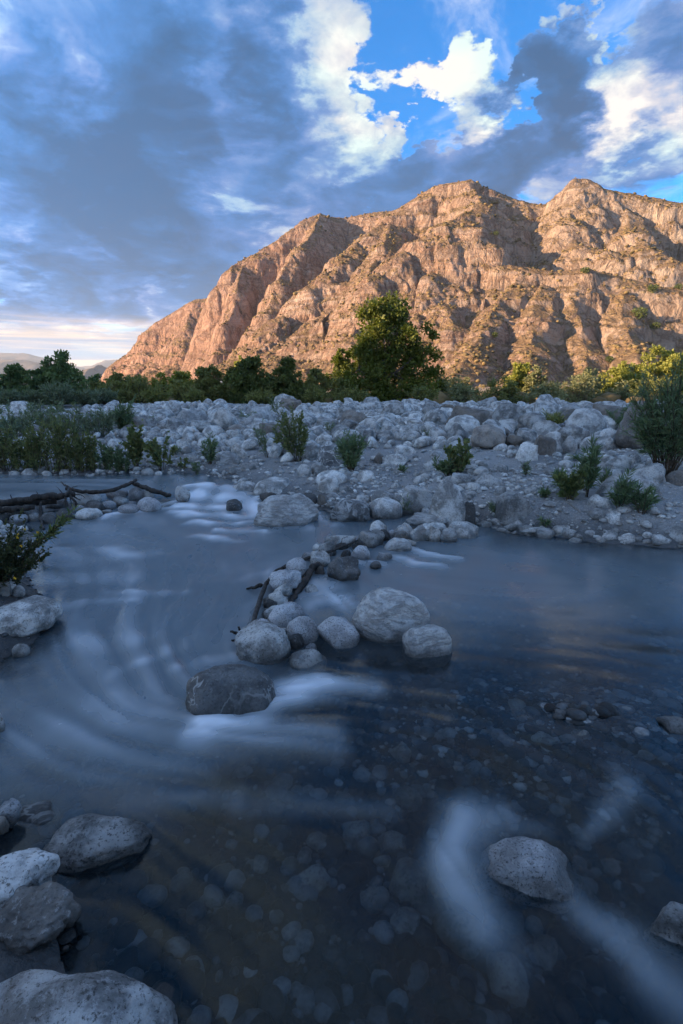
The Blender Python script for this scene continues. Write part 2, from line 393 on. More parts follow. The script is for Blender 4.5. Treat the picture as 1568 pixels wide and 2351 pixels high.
L_WILLOW = leaf_mat('leaf_willow', (.075, .12, .065, 1), (.19, .25, .13, 1))
L_GREYG = leaf_mat('leaf_grey_green', (.11, .145, .095, 1), (.24, .28, .185, 1))
L_BANK = leaf_mat('leaf_bank_plant', (.075, .110, .050, 1), (.24, .25, .095, 1))
L_SAGE = leaf_mat('leaf_sage', (.075, .105, .110, 1), (.18, .225, .225, 1))
L_SCRUB = leaf_mat('dry_scrub', (.085, .066, .028, 1), (.29, .195, .085, 1), .12, .9)
L_SHRUB = leaf_mat('leaf_dark_shrub', (.028, .042, .020, 1), (.095, .105, .045, 1))
L_FLOWER = leaf_mat('yellow_petal', (.62, .36, .02, 1), (.75, .48, .04, 1), .3)
def bark_mat(name, a, b, rough=.9):
    m, nt, out = new_mat(name); pos = pos_of(nt)
    n = nt.noise(nt.vec('MULTIPLY', pos, (1, 1, .4)), 28, 6, .7)
    principled(nt, out, nt.mix(nt.maprange(n, .35, .65), a, b), rough, nt.bump(n, .9, .02), .25); return m
M_BARK = bark_mat('bark', (.075, .058, .042, 1), (.19, .16, .13, 1))
M_STEM = bark_mat('stem', (.06, .045, .03, 1), (.15, .105, .07, 1))
M_DRIFT = bark_mat('wet_driftwood', (.014, .011, .009, 1), (.060, .050, .042, 1), .55)
M_DRIFTP = bark_mat('weathered_driftwood', (.16, .14, .12, 1), (.36, .33, .30, 1))

def water_mat():
    m, nt, out = new_mat('river_water')
    foam = nt.node('ShaderNodeAttribute', attribute_name='foam').outputs['Fac']
    milk = nt.node('ShaderNodeAttribute', attribute_name='milk').outputs['Fac']
    col = nt.mix(foam, nt.mix(milk, (.40, .49, .55, 1), (.042, .050, .056, 1)), (.80, .83, .88, 1))
    b = nt.node('ShaderNodeBsdfPrincipled')
    nt.put(b.inputs['Base Color'], col)
    opq = nt.math('SUBTRACT', 1.0, nt.math('MULTIPLY', nt.math('SUBTRACT', 1.0, milk), nt.math('SUBTRACT', 1.0, foam)))
    nt.put(b.inputs['Transmission Weight'], nt.math('SUBTRACT', 1.0, opq))
    nt.put(b.inputs['Roughness'], nt.math('ADD', .15, nt.math('MULTIPLY', opq, .20)))
    b.inputs['IOR'].default_value = 1.33; b.inputs['Specular IOR Level'].default_value = .15
    nt.l.new(b.outputs[0], out.inputs[0]); return m
M_WATER = water_mat()

# ------------------------------------------------------------------ the ground
WP = [(9, -2.5), (6, -2.2), (1.5, -.5), (.35, .30), (-.18, .62)]
WP += [tuple(pix(*q)[:2]) for q in [(330, 2351), (260, 2270), (160, 2230), (110, 2170), (80, 2090), (30, 2010), (-10, 1950), (-50, 1880), (-170, 1800),
       (-210, 1660), (-70, 1580), (0, 1556), (55, 1505), (112, 1465), (118, 1400), (95, 1345), (105, 1290), (75, 1245), (30, 1205), (-140, 1190)]]
WP += [(-7, 5.2), (-14, 5.6), (-14, 8.8)]
WP += [tuple(pix(*q)[:2]) for q in [(-200, 1098), (0, 1100), (150, 1103), (300, 1099), (420, 1097), (500, 1105), (540, 1124), (600, 1152), (700, 1166),
       (760, 1176), (860, 1192), (940, 1184), (1060, 1196), (1130, 1208), (1200, 1229), (1330, 1240), (1520, 1252), (1568, 1256), (1800, 1268)]]
WP += [(5.6, 3.6), (9, 3.0)]
WP = np.array(WP)
def shore_dist(x, y):
    """signed distance to the water's edge, positive on land"""
    x = np.asarray(x, float); y = np.asarray(y, float)
    d2 = np.full(x.shape, 1e12); ins = np.zeros(x.shape, bool)
    for (x0, y0), (x1, y1) in zip(WP, np.roll(WP, -1, axis=0)):
        ex, ey = x1-x0, y1-y0
        t = np.clip(((x-x0)*ex + (y-y0)*ey)/(ex*ex+ey*ey), 0, 1)
        d2 = np.minimum(d2, (x-x0-t*ex)**2 + (y-y0-t*ey)**2)
        c = ((y0 > y) != (y1 > y)); xi = x0 + (y-y0)/(y1-y0 + 1e-12)*ex
        ins ^= c & (x < xi)
    return np.where(ins, -1, 1)*np.sqrt(d2)
SHOAL = pix(1420, 1650)[:2]
BARA, BARB = pix(-60, 1178)[:2], pix(385, 1152)[:2]
def ground(x, y):
    x = np.asarray(x, float); y = np.asarray(y, float)
    r = np.hypot(x, y)
    d = shore_dist(x, y) + .10*fbm(x*1.3, y*1.3, 0*x, 3)*sst(-1.5, 1.0, y) * (1+.5*sst(5, 9, y))
    far = sst(1.5, 3.2, y - .15*np.abs(x))
    zf = np.interp(d, [0, .12, .4, 1.2, 3, 6, 10, 13, 20, 60], [0, .045, .12, .20, .30, .40, .48, .53, .53, .53])
    scarp = .13*sst(.9, 1.6, x)*sst(.02, .3, d)*(1-sst(3, 6, d))
    zn = np.interp(d, [0, .1, .35, .8, 2, 6, 30], [0, .05, .17, .26, .34, .45, .53])
    land = zf*far + zn*(1-far) + scarp*far
    land = land + sst(.3, 2.0, d)*(.05*fbm(x*.9, y*.9, 3.1+0*x, 4) + .16*fbm(x*.16, y*.16, 1.7+0*x, 3)*sst(2, 8, d)*(1-sst(30, 60, r)))
    land = land + sst(40, 90, r)*1.6*fbm(x*.02, y*.02, 4+0*x, 3)
    bed = -np.interp(-d, [0, .15, .5, 1.2, 3], [0, .06, .17, .27, .33])
    sh = np.exp(-(((x-SHOAL[0])/1.0)**2 + ((y-SHOAL[1])/.42)**2)**1.5)
    bed = bed + sh*(-.024-bed)
    e = BARB-BARA; t = np.clip(((x-BARA[0])*e[0]+(y-BARA[1])*e[1])/(e@e), 0, 1)
    bd = np.hypot(x-BARA[0]-t*e[0], y-BARA[1]-t*e[1])
    bed = bed + .30*np.exp(-(bd/.33)**2)
    bed = bed + .035*fbm(x*3, y*3, 7+0*x, 4)
    z = np.where(d > 0, land, np.minimum(bed, .0+.02*(d < -.05)))
    z = z + .010*fbm(x*9, y*9, 2+0*x, 3)*(r < 30)
    # low ridge behind and to the left of the camera whose shadow lies over the valley floor
    s = x*LD[0] + y*LD[1]; c = -x*LD[1] + y*LD[0]
    return z
def ground1(x, y): return float(ground(np.array([x]), np.array([y]))[0])
def pixg(px, py):
    """where the sight line through a photograph point meets the ground (or the water)"""
    d = ray(px, py)
    t = np.geomspace(.5, 200, 1500)
    X, Y, Z = d[0]*t, d[1]*t, H+d[2]*t
    g = np.maximum(ground(X, Y), 0.0)
    k = np.argmax(Z < g)
    if k == 0: k = len(t)-1
    return np.array([X[k], Y[k], g[k]])

def polar(th, rr):
    T, R = np.meshgrid(th, rr); return R*np.sin(T), R*np.cos(T)
def build_ground():
    th = np.concatenate([np.linspace(-math.pi, -.80, 60, endpoint=False), np.linspace(-.80, .80, 370, endpoint=False), np.linspace(.80, math.pi, 60)])
    rr = np.concatenate([[.02, .3, .5], np.geomspace(.6, 26, 260), np.geomspace(27, 7400, 70)])
    X, Y = polar(th, rr)
    Z = ground(X.ravel(), Y.ravel()).reshape(X.shape)
    V = np.stack([X, Y, Z], -1).reshape(-1, 3)
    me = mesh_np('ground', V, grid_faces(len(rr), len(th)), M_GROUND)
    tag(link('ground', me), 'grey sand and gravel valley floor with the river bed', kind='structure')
build_ground()

# ------------------------------------------------------------------ the river
OBST = []     # (x, y, r) stones that turn the current
def flow_field(x, y):
    ctl = [((480, 1110), (500, 1150)), ((510, 1150), (440, 1230)), ((450, 1220), (300, 1300)), ((600, 1260), (430, 1340)), ((300, 1350), (240, 1440)),
           ((500, 1400), (420, 1520)), ((200, 1500), (250, 1580)), ((380, 1560), (420, 1640)), ((100, 1650), (260, 1740)), ((430, 1660), (700, 1700)),
           ((600, 1600), (820, 1570)), ((330, 1800), (700, 1845)), ((800, 1840), (1100, 1860)), ((900, 1600), (1200, 1640)), ((1200, 1500), (1480, 1530)),
           ((1000, 1280), (1300, 1290)), ((1300, 1350), (1560, 1360)), ((750, 1350), (830, 1420)), ((1300, 1750), (1500, 1850)), ((1000, 2000), (1150, 2150)),
           ((1350, 2100), (1550, 2280)), ((700, 2100), (900, 2280)), ((200, 1105), (420, 1105)), ((0, 1102), (200, 1105)), ((900, 1230), (1040, 1265)),
           ((500, 2000), (650, 2100)), ((1050, 1900), (1020, 2000)), ((1400, 1860), (1450, 1960))]
    vx = 0; vy = 0; w = 0
    for a, b in ctl:
        A = pix(*a); Bq = pix(*b); v = (Bq-A)[:2]; v = v/np.linalg.norm(v)
        d2 = ((x-A[0])**2 + (y-A[1])**2)/(A[1]**2*.04) + .05
        k = 1/d2**1.6; vx = vx+k*v[0]; vy = vy+k*v[1]; w = w+k
    vx = vx/w; vy = vy/w
    for (ox, oy, orad) in OBST:
        dx, dy = x-ox, y-oy; rr = np.hypot(dx, dy)+1e-6; f = (orad/np.maximum(rr, orad*.8))**2
        rad = (vx*dx+vy*dy)/rr
        vx = vx - f*rad*dx/rr; vy = vy - f*rad*dy/rr
    n = np.hypot(vx, vy)+1e-6
    return vx/n, vy/n
def capsule(x, y, a, b, r, za=0.0):
    A, Bq = pix(*a)[:2], pix(*b)[:2]; e = Bq-A
    t = np.clip(((x-A[0])*e[0]+(y-A[1])*e[1])/(e@e+1e-9), 0, 1)
    mid = pix((a[0]+b[0])/2, (a[1]+b[1])/2); rad = r/FPX*math.hypot(mid[1], H)
    # the sheet of foam lies on the water: it is foreshortened, so widen along y
    d2 = ((x-A[0]-t*e[0])**2 + ((y-A[1]-t*e[1])*.62)**2)/rad**2
    return np.exp(-d2)*(.65+.35*np.sin(np.pi*np.clip(t, .05, .95)))
FOAM = [((450, 1126), (525, 1134), 15, .95), ((435, 1146), (560, 1150), 15, .9), ((420, 1166), (580, 1170), 12, .8), ((400, 1182), (580, 1190), 9, .62), ((440, 1202), (590, 1206), 7, .55),
        ((490, 1220), (600, 1224), 7, .55), ((450, 1236), (560, 1242), 7, .3), ((250, 1188), (420, 1166), 7, .45), ((360, 1160), (420, 1152), 10, .5), ((570, 1140), (585, 1180), 14, .6),
        ((440, 1680), (480, 1660), 20, .6), ((470, 1668), (600, 1630), 24, .55), ((600, 1628), (740, 1570), 26, .50), ((640, 1570), (860, 1580), 22, .30), ((480, 1690), (760, 1700), 30, .22),
        ((1150, 1868), (1060, 1885), 30, .40), ((1060, 1885), (1020, 1950), 32, .54), ((1020, 1950), (1036, 2030), 31, .50), ((1036, 2030), (1100, 2110), 28, .38), ((1100, 2110), (1180, 2170), 30, .2), ((1090, 1930), (1100, 2050), 44, .22), ((1180, 1880), (1260, 1900), 18, .16),
        ((1330, 2090), (1450, 2190), 30, .36), ((1450, 2190), (1600, 2330), 42, .40), ((1390, 1850), (1440, 1790), 26, .26), ((1380, 1870), (1360, 1920), 20, .18),
        ((300, 1842), (560, 1838), 13, .13), ((560, 1838), (900, 1846), 15, .10), ((720, 1345), (800, 1390), 20, .34), ((730, 1400), (800, 1370), 12, .22),
        ((940, 1262), (1050, 1278), 9, .40), ((905, 1285), (1000, 1300), 10, .28), ((820, 1290), (870, 1300), 9, .22),
        ((110, 1330), (300, 1330), 18, .16), ((240, 1372), (420, 1360), 9, .22), ((160, 1400), (330, 1382), 8, .2), ((140, 1480), (330, 1470), 20, .12),
        ((300, 1540), (420, 1490), 16, .16), ((420, 1550), (560, 1505), 14, .16), ((560, 1420), (620, 1340), 12, .12), ((120, 1270), (320, 1280), 18, .14),
        ((200, 1650), (330, 1680), 40, .10), ((20, 1720), (200, 1700), 60, .08), ((680, 1180), (700, 1215), 8, .1), ((745, 1185), (760, 1205), 10, .22), ((620, 1320), (560, 1330), 8, .12)]
UPA, UPB = pix(-60, 1172)[:2], pix(560, 1150)[:2]
def water_level(x, y):
    e = UPB-UPA; n = np.array([-e[1], e[0]])/np.linalg.norm(e)
    d = (x-UPA[0])*n[0] + (y-UPA[1])*n[1]
    up = .045*sst(-.05, .6, d)
    A, Bq = pix(960, 1200)[:2], pix(560, 1560)[:2]; e2 = Bq-A; n2 = np.array([e2[1], -e2[0]])/np.linalg.norm(e2)
    d2 = (x-A[0])*n2[0]+(y-A[1])*n2[1]
    left = .012*sst(.12, -.16, -d2)*sst(1.45, 1.95, y)
    return up + left
def build_water():
    th = np.linspace(-1.15, 1.15, 420); rr = np.geomspace(.28, 17, 310)
    X, Y = polar(th, rr); x, y = X.ravel(), Y.ravel()
    # silky streaks: noise smeared along the current
    acc = np.zeros_like(x); wsum = 0; r0 = np.hypot(x, y); fine_w = 1-sst(2.5, 5, r0)
    fr_ = 10.0-5.5*sst(2.5, 6, r0); stp = np.clip(.0135*r0, .014, .07)
    for sgn in (1, -1):
        cx, cyy = x.copy(), y.copy()
        for k in range(26):
            w = 1-k/27
            acc += w*(perlin(cx*fr_, cyy*fr_, .3) + .8*perlin(cx*21.0, cyy*21.0, 5.3)*fine_w); wsum += w
            if k % 3 == 0: vx, vy = flow_field(cx, cyy)
            cx = cx+sgn*vx*stp; cyy = cyy+sgn*vy*stp
    lic = acc/wsum; lic = np.clip(lic/(.6*lic.std()+.4*np.sqrt(np.interp(r0, [.3, 1, 2, 4, 8, 16], [(lic[(r0 > q*.7) & (r0 < q*1.4)]**2).mean() for q in (.36, 1, 2, 4, 8, 14)]))), -2.2, 2.2)
    foam = np.zeros_like(x)
    wq = .03*np.minimum(r0, 4); fx = x+wq*fbm(x*2.6, y*2.6, 4.4, 3); fy = y+wq*fbm(x*2.6, y*2.6, 9.4, 3)
    for a, b, r, s in FOAM: foam = 1-(1-foam)*(1-np.clip((1.35 if a[1] < 1300 else .48 if a[0] > 1000 else .85)*s*capsule(fx, fy, a, b, r*(1.0 if a[0] > 1000 and a[1] > 1400 else 1.3)), 0, 1))
    foam = .97*(1-np.exp(-1.5*np.maximum(foam, 0))); foam = np.clip(foam*(1.0+(.12+.33*sst(1.3, 2.2, r0))*lic) - .015, 0, .92)
    lump = capsule(x, y, (440, 1140), (570, 1150), 30)
    d = shore_dist(x, y); bedz = ground(x, y)
    z = water_level(x, y) + .0016*lic*np.clip(r0/2.2, .4, 1.3) + .006*fbm(x*2.2, y*2.2, .7, 2) + .03*np.clip(foam, 0, .6)*(y > 3.2) + .02*foam*(y < 3.2)
    z = z + lump*(.022*fbm(x*5, y*5, 2.2, 2)+.015) + .0022*lic*np.exp(-((y-2.6)/.9)**2)*sst(.1, -.4, x)
    z = z + .0055*perlin(x*2.4+.6*y, y*7.5, 3.3)*np.exp(-((y-2.9)/1.1)**2)*sst(.2, -.5, x) + .008*perlin(x*3.0, y*8.0, 8.3)*capsule(x, y, (420, 1170), (580, 1200), 60)
    # the water domes over the sunken boulder and curls round the speckled rock
    for (px, py, w, hh) in [(525, 1580, .20, .012), (915, 1262, .10, .03), (1110, 2010, .09, .02), (480, 1130, .25, .04)]:
        q = pix(px, py); z += hh*np.exp(-(((x-q[0])/w)**2+((y-q[1])/w)**2))
    depth = np.clip(z-bedz, 0, 2)
    turb = 1-np.exp(-depth*3.6)
    chan = sst(.12, -.35, x-np.interp(y, [1.2, 1.9, 2.4, 4, 7], [-.55, -.30, -.25, -.1, -.2]))     # fast, cloudy left channel
    farw = sst(2.2, 3.6, y)
    milk = np.clip(turb*(.025 + 1.05*chan*sst(.85, 2.0, y) + .85*farw*(1-chan)) *(1+.13*lic), 0, .93)
    foam = np.clip(foam + .19*chan*sst(1.2, 2.1, y)*turb*np.log1p(np.exp(2.2*(.0+.85*lic+1.2*fbm(fx*1.4, fy*1.4, 6.6, 3))))/2.2 + .03*(1-chan)*turb*sst(1.9, 2.6, y)*np.clip(.3+lic, 0, 3), 0, .85)
    V = np.stack([x, y, z], -1)
    keep = (d < .5)
    Fq = grid_faces(len(rr), len(th))
    Fq = Fq[keep[Fq].any(1)]
    used = np.unique(Fq); remap = np.full(len(V), -1); remap[used] = np.arange(len(used))
    me = mesh_np('river_water', V[used], remap[Fq], M_WATER, attrs={'foam': foam[used], 'milk': milk[used]})
    tag(link('river_water', me), 'silky shallow river with pale streaks of foam', kind='structure')

# ------------------------------------------------------------------ the mountain
RIDGES = [
    ([(1900, 560, 205), (1700, 505, 214), (1568, 468, 222), (1470, 450, 228), (1400, 436, 232), (1352, 414, 235), (1325, 413, 236), (1300, 430, 240), (1280, 468, 246),
      (1240, 468, 252), (1180, 453, 256), (1120, 437, 258), (1075, 415, 260), (1020, 430, 266), (960, 455, 272), (905, 484, 282)], .95),
    ([(1000, 470, 330), (905, 484, 332), (800, 498, 335), (760, 498, 330), (735, 490, 325), (690, 506, 318), (640, 545, 312), (560, 594, 305), (530, 609, 300), (505, 650, 296),
      (500, 690, 292), (488, 745, 287), (470, 800, 282), (440, 866, 276)], 1.9),
    ([(620, 690, 385), (540, 684, 400), (492, 683, 402), (452, 685, 402), (430, 695, 404), (370, 730, 410), (330, 766, 415), (300, 800, 420), (265, 832, 426), (240, 866, 430)], 1.3),
    ([(452, 685, 402), (430, 740, 385), (400, 800, 370), (370, 850, 355)], .9),
    ([(1020, 430, 264), (905, 488, 256), (850, 532, 241), (784, 582, 226), (705, 655, 211), (650, 720, 200), (615, 790, 190), (575, 860, 182)], .9),
    ([(735, 490, 325), (690, 560, 290), (645, 640, 268), (600, 710, 250), (560, 790, 238), (520, 860, 228)], 1.3),
    ([(560, 594, 305), (545, 660, 285), (520, 730, 270), (498, 800, 262), (470, 862, 256)], 1.7),
    ([(1075, 415, 260), (1110, 470, 235), (1062, 503, 215), (1020, 513, 208), (960, 545, 203), (920, 575, 198), (870, 625, 190), (830, 690, 178), (800, 770, 163), (770, 860, 148)], .9),
    ([(1020, 513, 208), (1080, 526, 203), (1120, 560, 196), (1135, 600, 189), (1190, 612, 186), (1280, 624, 181), (1335, 614, 179), (1430, 642, 175), (1568, 662, 170), (1700, 690, 165)], 1.05),
    ([(1300, 430, 238), (1312, 500, 216), (1345, 558, 201), (1400, 572, 196), (1450, 612, 187), (1510, 655, 176)], .95),
    ([(1440, 445, 230), (1450, 520, 207), (1480, 570, 194), (1540, 600, 184)], 1.0),
    ([(1190, 612, 184), (1150, 690, 168), (1105, 745, 155), (1075, 800, 140), (1040, 866, 126)], .85),
    ([(1280, 624, 180), (1310, 690, 168), (1345, 760, 152), (1360, 800, 142), (1340, 866, 126)], .95),
    ([(1430, 642, 174), (1440, 720, 158), (1465, 790, 140), (1490, 866, 118)], .95),
    ([(960, 545, 203), (985, 620, 188), (1010, 690, 173), (1040, 745, 160)], .85),
    ([(1230, 640, 179), (1225, 720, 160), (1215, 790, 143), (1200, 860, 126)], .8),
    ([(905, 488, 256), (880, 560, 226), (850, 640, 200), (730, 760, 188), (690, 860, 176)], .75),
]
def mountain_height(x, y):
    """height, distance to the nearest crest and place along it"""
    best = np.full(x.shape, -50.0); bd = np.zeros(x.shape); bs = np.zeros(x.shape)
    wx = x + 3.5*fbm(x*.03, y*.03, 1.3, 3); wy = y + 3.5*fbm(x*.03, y*.03, 8.3, 3)
    run = 0.0
    for pts, k in RIDGES:
        P = [pixd(*p) for p in pts]; run += 300
        for a, b in zip(P[:-1], P[1:]):
            ex, ey = b[0]-a[0], b[1]-a[1]; L = math.hypot(ex, ey)
            t = np.clip(((wx-a[0])*ex+(wy-a[1])*ey)/(L*L), 0, 1)
            dd = np.sqrt((wx-a[0]-t*ex)**2+(wy-a[1]-t*ey)**2)
            drop = .45*np.minimum(dd, 5) + 1.20*np.clip(dd-5, 0, 28) + .80*np.maximum(dd-33, 0)
            zz = a[2]+t*(b[2]-a[2]) - k*drop
            m = zz > best
            ang = np.arctan2(wy-a[1]-t*ey, wx-a[0]-t*ex)
            best = np.where(m, zz, best); bd = np.where(m, dd, bd); bs = np.where(m, run+t*L+2.5*ang*(dd > .1), bs)
            run += L
    return best, bd, bs
def build_mountain():
    Nu, Nt = 790, 360
    u = np.linspace(-.56, .92, Nu)
    un = [-.56, -.46, -.36, -.30, -.20, -.10, 0, .12, .30, .50, .67, .92]
    yb = np.interp(u, un, [330, 320, 235, 205, 160, 135, 118, 104, 94, 88, 84, 74])
    yf = np.interp(u, un, [470, 460, 450, 450, 440, 400, 370, 350, 320, 290, 270, 240])
    t = np.linspace(0, 1, Nt)[:, None]
    Y = yb[None]*(yf/yb)[None]**t; X = u[None]*Y
    x, y = X.ravel(), Y.ravel()
    z, bd, bs = mountain_height(x, y)
    hgt = np.clip(z/18, 0, 1); away = np.clip(bd/11, 0, 1)
    wob = 6*fbm(x*.03, y*.03, 5.5, 3)
    flute = sst(.05, .35, fbm(x*.018+3, y*.018, 6.6, 2))
    # runnels cut down from the crests
    g1 = ridged((bs+wob)*.045, bd*.012, 2.2, 3, .5); g2 = ridged((bs+wob)*.13, bd*.02, 7.2, 3, .55); g3 = ridged((bs+.5*wob)*.40, bd*.05, 4.2, 2, .5)
    z = z - away*hgt*(3.2*np.clip(1.2-g1, 0, 1.6)**1.3 + .9*np.clip(1.2-g2, 0, 1.5)*(.3+1.4*flute) + .6*np.clip(1.1-g3, 0, 1.3)*(.15+2.2*flute))
    z = z + hgt*away*2.2*fbm(x*.03, y*.03, 3.7, 3)
    # beds of harder and softer rock step the face
    lay = z + .05*x + 4*fbm(x*.012, y*.012, 3.3, 2); msk = sst(-.30, .30, fbm(x*.022, y*.022, 9.9, 2))
    for hh, am in ((8.5, .45), (2.6, .50), (.95, .4)):
        fr = lay/hh - np.floor(lay/hh); z = z + am*(sst(.34, .66, fr)-fr)*hh*hgt*msk*(.3+.7*away)
    z = z + .42*fbm(x*.40, y*.40, 1.1, 4, gain=.6)*np.clip(hgt+.25, 0, 1)*(.45+.55*away)
    z = z - hgt*away*(1.1*np.clip(ridged(x*.075, y*.075, z*.05, 3, .55)-.95, 0, 1)*1.6 + .6*np.clip(ridged(x*.26, y*.26, z*.12, 2, .5)-.7, 0, 1))
    base = .53 + 1.6*fbm(x*.02, y*.02, 4, 3) - .6
    z = np.maximum(z, base)
    px_ = x + .5*fbm(x*.16, z*.16, y*.16, 3)*hgt*away; py_ = y + .9*fbm(x*.15+9, z*.20, y*.15, 3)*hgt*away
    V = np.stack([px_, py_, z], -1)
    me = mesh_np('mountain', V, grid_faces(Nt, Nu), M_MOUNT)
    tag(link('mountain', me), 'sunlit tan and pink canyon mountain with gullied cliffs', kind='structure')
    return V.reshape(Nt, Nu, 3)
MV = build_mountain()

def build_ranges():
    # (skyline in photograph points, distance, depth)
    for pts, Y, wob in [([(-700, 850), (-300, 820), (0, 809), (60, 810), (110, 822), (130, 830), (180, 842), (260, 858), (340, 880), (500, 905)], 4600, 46),
                        ([(-700, 840), (-200, 832), (0, 825), (40, 824), (100, 832), (135, 850), (190, 868), (300, 892)], 2900, 30),
                        ([(60, 905), (150, 850), (175, 842), (215, 838), (245, 825), (300, 822), (400, 840), (600, 905)], 5600, 40),
                        ([(110, 900), (170, 872), (195, 850), (215, 843), (230, 836), (238, 845), (265, 868), (330, 895)], 1500, 10)]:
        P = np.array([pixd(a, b, Y) for a, b in pts])
        n = 130; xs = np.linspace(P[0, 0], P[-1, 0], n); zs = np.interp(xs, P[:, 0], P[:, 2])
        s = np.linspace(-1, 1, 32); sp = Y*.16
        X = np.repeat(xs[None], 32, 0); Yy = Y + sp*s[:, None] + 0*X
        prof = np.where(s < 0, 1+s, 1-s)[:, None]**.9
        Z = -5 + (zs[None]+5)*prof
        Z = Z + wob*(ridged(X/(Y*.035), Yy/(Y*.035), 3.3, 5)-1.0)*np.clip(prof*(1-prof)*4, 0, 1) + wob*.12*fbm(X/(Y*.02), Yy/(Y*.02), 1.3, 4)*prof
        V = np.stack([X, Yy, Z], -1).reshape(-1, 3)
        tag(link('distant_mountain_range', mesh_np('distant_mountain_range', V, grid_faces(32, n), M_HILL)), 'hazy blue mountain range far down the valley', kind='structure')
build_ranges()

def build_west_hill():
    # the hill on the sunset side, behind and to the left of the camera, that shades the valley floor
    nc, ns = 180, 60
    c = np.concatenate([np.linspace(-260, 15, 90, endpoint=False), np.linspace(15, 45, 50, endpoint=False), np.linspace(45, 150, 40)]); s = np.linspace(-190, -60, ns)
    Cc, Ss = np.meshgrid(c, s)
    crest = (4.9 - 3.3*sst(25.4, 28.6, Cc) + math.tan(SUN_EL)*115)*sst(-260, -180, Cc)*(1-sst(75, 150, Cc)) + .7*fbm(Cc*.06, 0*Cc, .5, 3)
    pr = np.clip(1-np.abs(Ss+115)/np.where(Ss < -115, 72, 52), 0, 1)**.8
    Z = -1 + (crest+1)*pr + 1.6*fbm(Cc*.05, Ss*.05, 3.3, 4)*pr*(1-pr)*4
    X = Ss*LD[0] - Cc*LD[1]; Y = Ss*LD[1] + Cc*LD[0]
    V = np.stack([X, Y, Z], -1).reshape(-1, 3)
    tag(link('hillside', mesh_np('hillside', V, grid_faces(ns, nc), M_MOUNT)), 'rocky hill on the sunset side shading the valley floor', kind='structure')
build_west_hill()

# ------------------------------------------------------------------ stones
def rock_shape(sub, seed, rough=.22, cuts=3, square=.15, fine=.03, taper=.28):
    V, Fa = ico(sub); rng = np.random.RandomState(seed); o = rng.uniform(-50, 50, 3)
    P = V.copy()
    # a squarish ball, flattened by a few planes, then weathered
    p = 2 + 2*square*rng.uniform(.6, 1.8)
    nrm = (np.abs(P)**p).sum(1)**(1/p); P = P/nrm[:, None]
    for _ in range(cuts):
        n = rng.normal(size=3); n[2] += .3; n /= np.linalg.norm(n); off = rng.uniform(.52, .86)
        dd = P@n - off; soft = .10
        push = np.where(dd > soft, dd-.0*soft, np.where(dd > -soft, (dd+soft)**2/(4*soft), 0))
        P = P - push[:, None]*n*.93
    disp = rough*fbm(V[:, 0]*1.1+o[0], V[:, 1]*1.1+o[1], V[:, 2]*1.1+o[2], 3, gain=.45)
    if sub >= 4: disp += fine*fbm(V[:, 0]*5+o[0], V[:, 1]*5+o[1], V[:, 2]*5+o[2], 4 if sub > 4 else 3, gain=.55)
    P = P*(1+disp)[:, None]
    sk = rng.uniform(-.35, .35, 2)*taper*1.6; hz = (P[:, 2]+1)/2
    P[:, :2] = P[:, :2]*(1-taper*np.clip(hz, 0, 1.2))[:, None] + hz[:, None]*sk
    lo, hi = P.min(0), P.max(0)
    return (P-(lo+hi)/2)/((hi-lo)/2), Fa

def fit_rock(x0, y0, x1, y1, dep=.85, k=.25, on=None):
    """world centre and half sizes of a stone seen inside this box, its foot on the ground or water"""
    foot = pixg((x0+x1)/2, y1) if on is None else pix((x0+x1)/2, y1, on)
    dist = math.hypot(foot[1], H-foot[2])*1.0
    a = math.atan2(H-foot[2], foot[1])
    axd = foot[1]*math.cos(PITCH) + (H-foot[2])*math.sin(PITCH)
    sx = (x1-x0)/2/FPX*axd
    Hs = (y1-y0)/FPX*axd*math.cos(a-PITCH)
    b = dep*sx; q = math.sqrt(1-k*k)
    for _ in range(12):
        f = lambda c: b*q*math.sin(a) + k*c*math.cos(a) + math.hypot(c*math.cos(a), b*math.sin(a)) - Hs
        if f(.30*sx) <= 0: break
        b *= .88
    lo, hi = .05*sx, 6*sx
    for _ in range(40):
        mid = (lo+hi)/2
        if f(mid) > 0: hi = mid
        else: lo = mid
    c = lo
    yc = foot[1] + b*q
    sc = yc/foot[1]
    return np.array([foot[0]*(1+.5*(sc-1)), yc, foot[2]+k*c]), (sx*(1+.5*(sc-1)), b, c)

HERO = []
def hero(box, mat, label, name='boulder', group=None, dep=.85, k=.25, seed=None, tilt=0, cuts=3, rough=.22, square=.2, sub=None, on=None, yaw=0, fine=.03, obst=False, taper=.20):
    if not tilt and any(q in label for q in ('round', 'dome', 'smooth', 'egg')): cuts = min(cuts, 1); rough = min(rough, .13)
    seed = seed if seed is not None else (len(HERO)*37+11)
    c, s = fit_rock(*box, dep=dep, k=k, on=on)
    w = box[2]-box[0]
    sub = sub or (5 if w > 120 else 4 if w > 44 else 3)
    P, Fa = rock_shape(sub, seed, rough, cuts, square, fine, .04 if not tilt and ('round' in label or 'egg' in label or 'dome' in label) else taper)
    if tilt:
        t = math.radians(tilt); x, z = P[:, 0]*math.cos(t)-P[:, 2]*math.sin(t), P[:, 0]*math.sin(t)+P[:, 2]*math.cos(t)
        P = np.stack([x, P[:, 1], z], -1); lo, hi = P.min(0), P.max(0); P = (P-(lo+hi)/2)/((hi-lo)/2)
    me = mesh_np(name, P*np.array(s), Fa, mat)
    o = link(name, me, loc=c)
    tag(o, label, 'boulder' if name == 'boulder' else 'stone', group)
    HERO.append((c[0], c[1], max(s[0], s[1])))
    if obst: OBST.append((c[0], c[1], (s[0]+s[1])/2))
    return o

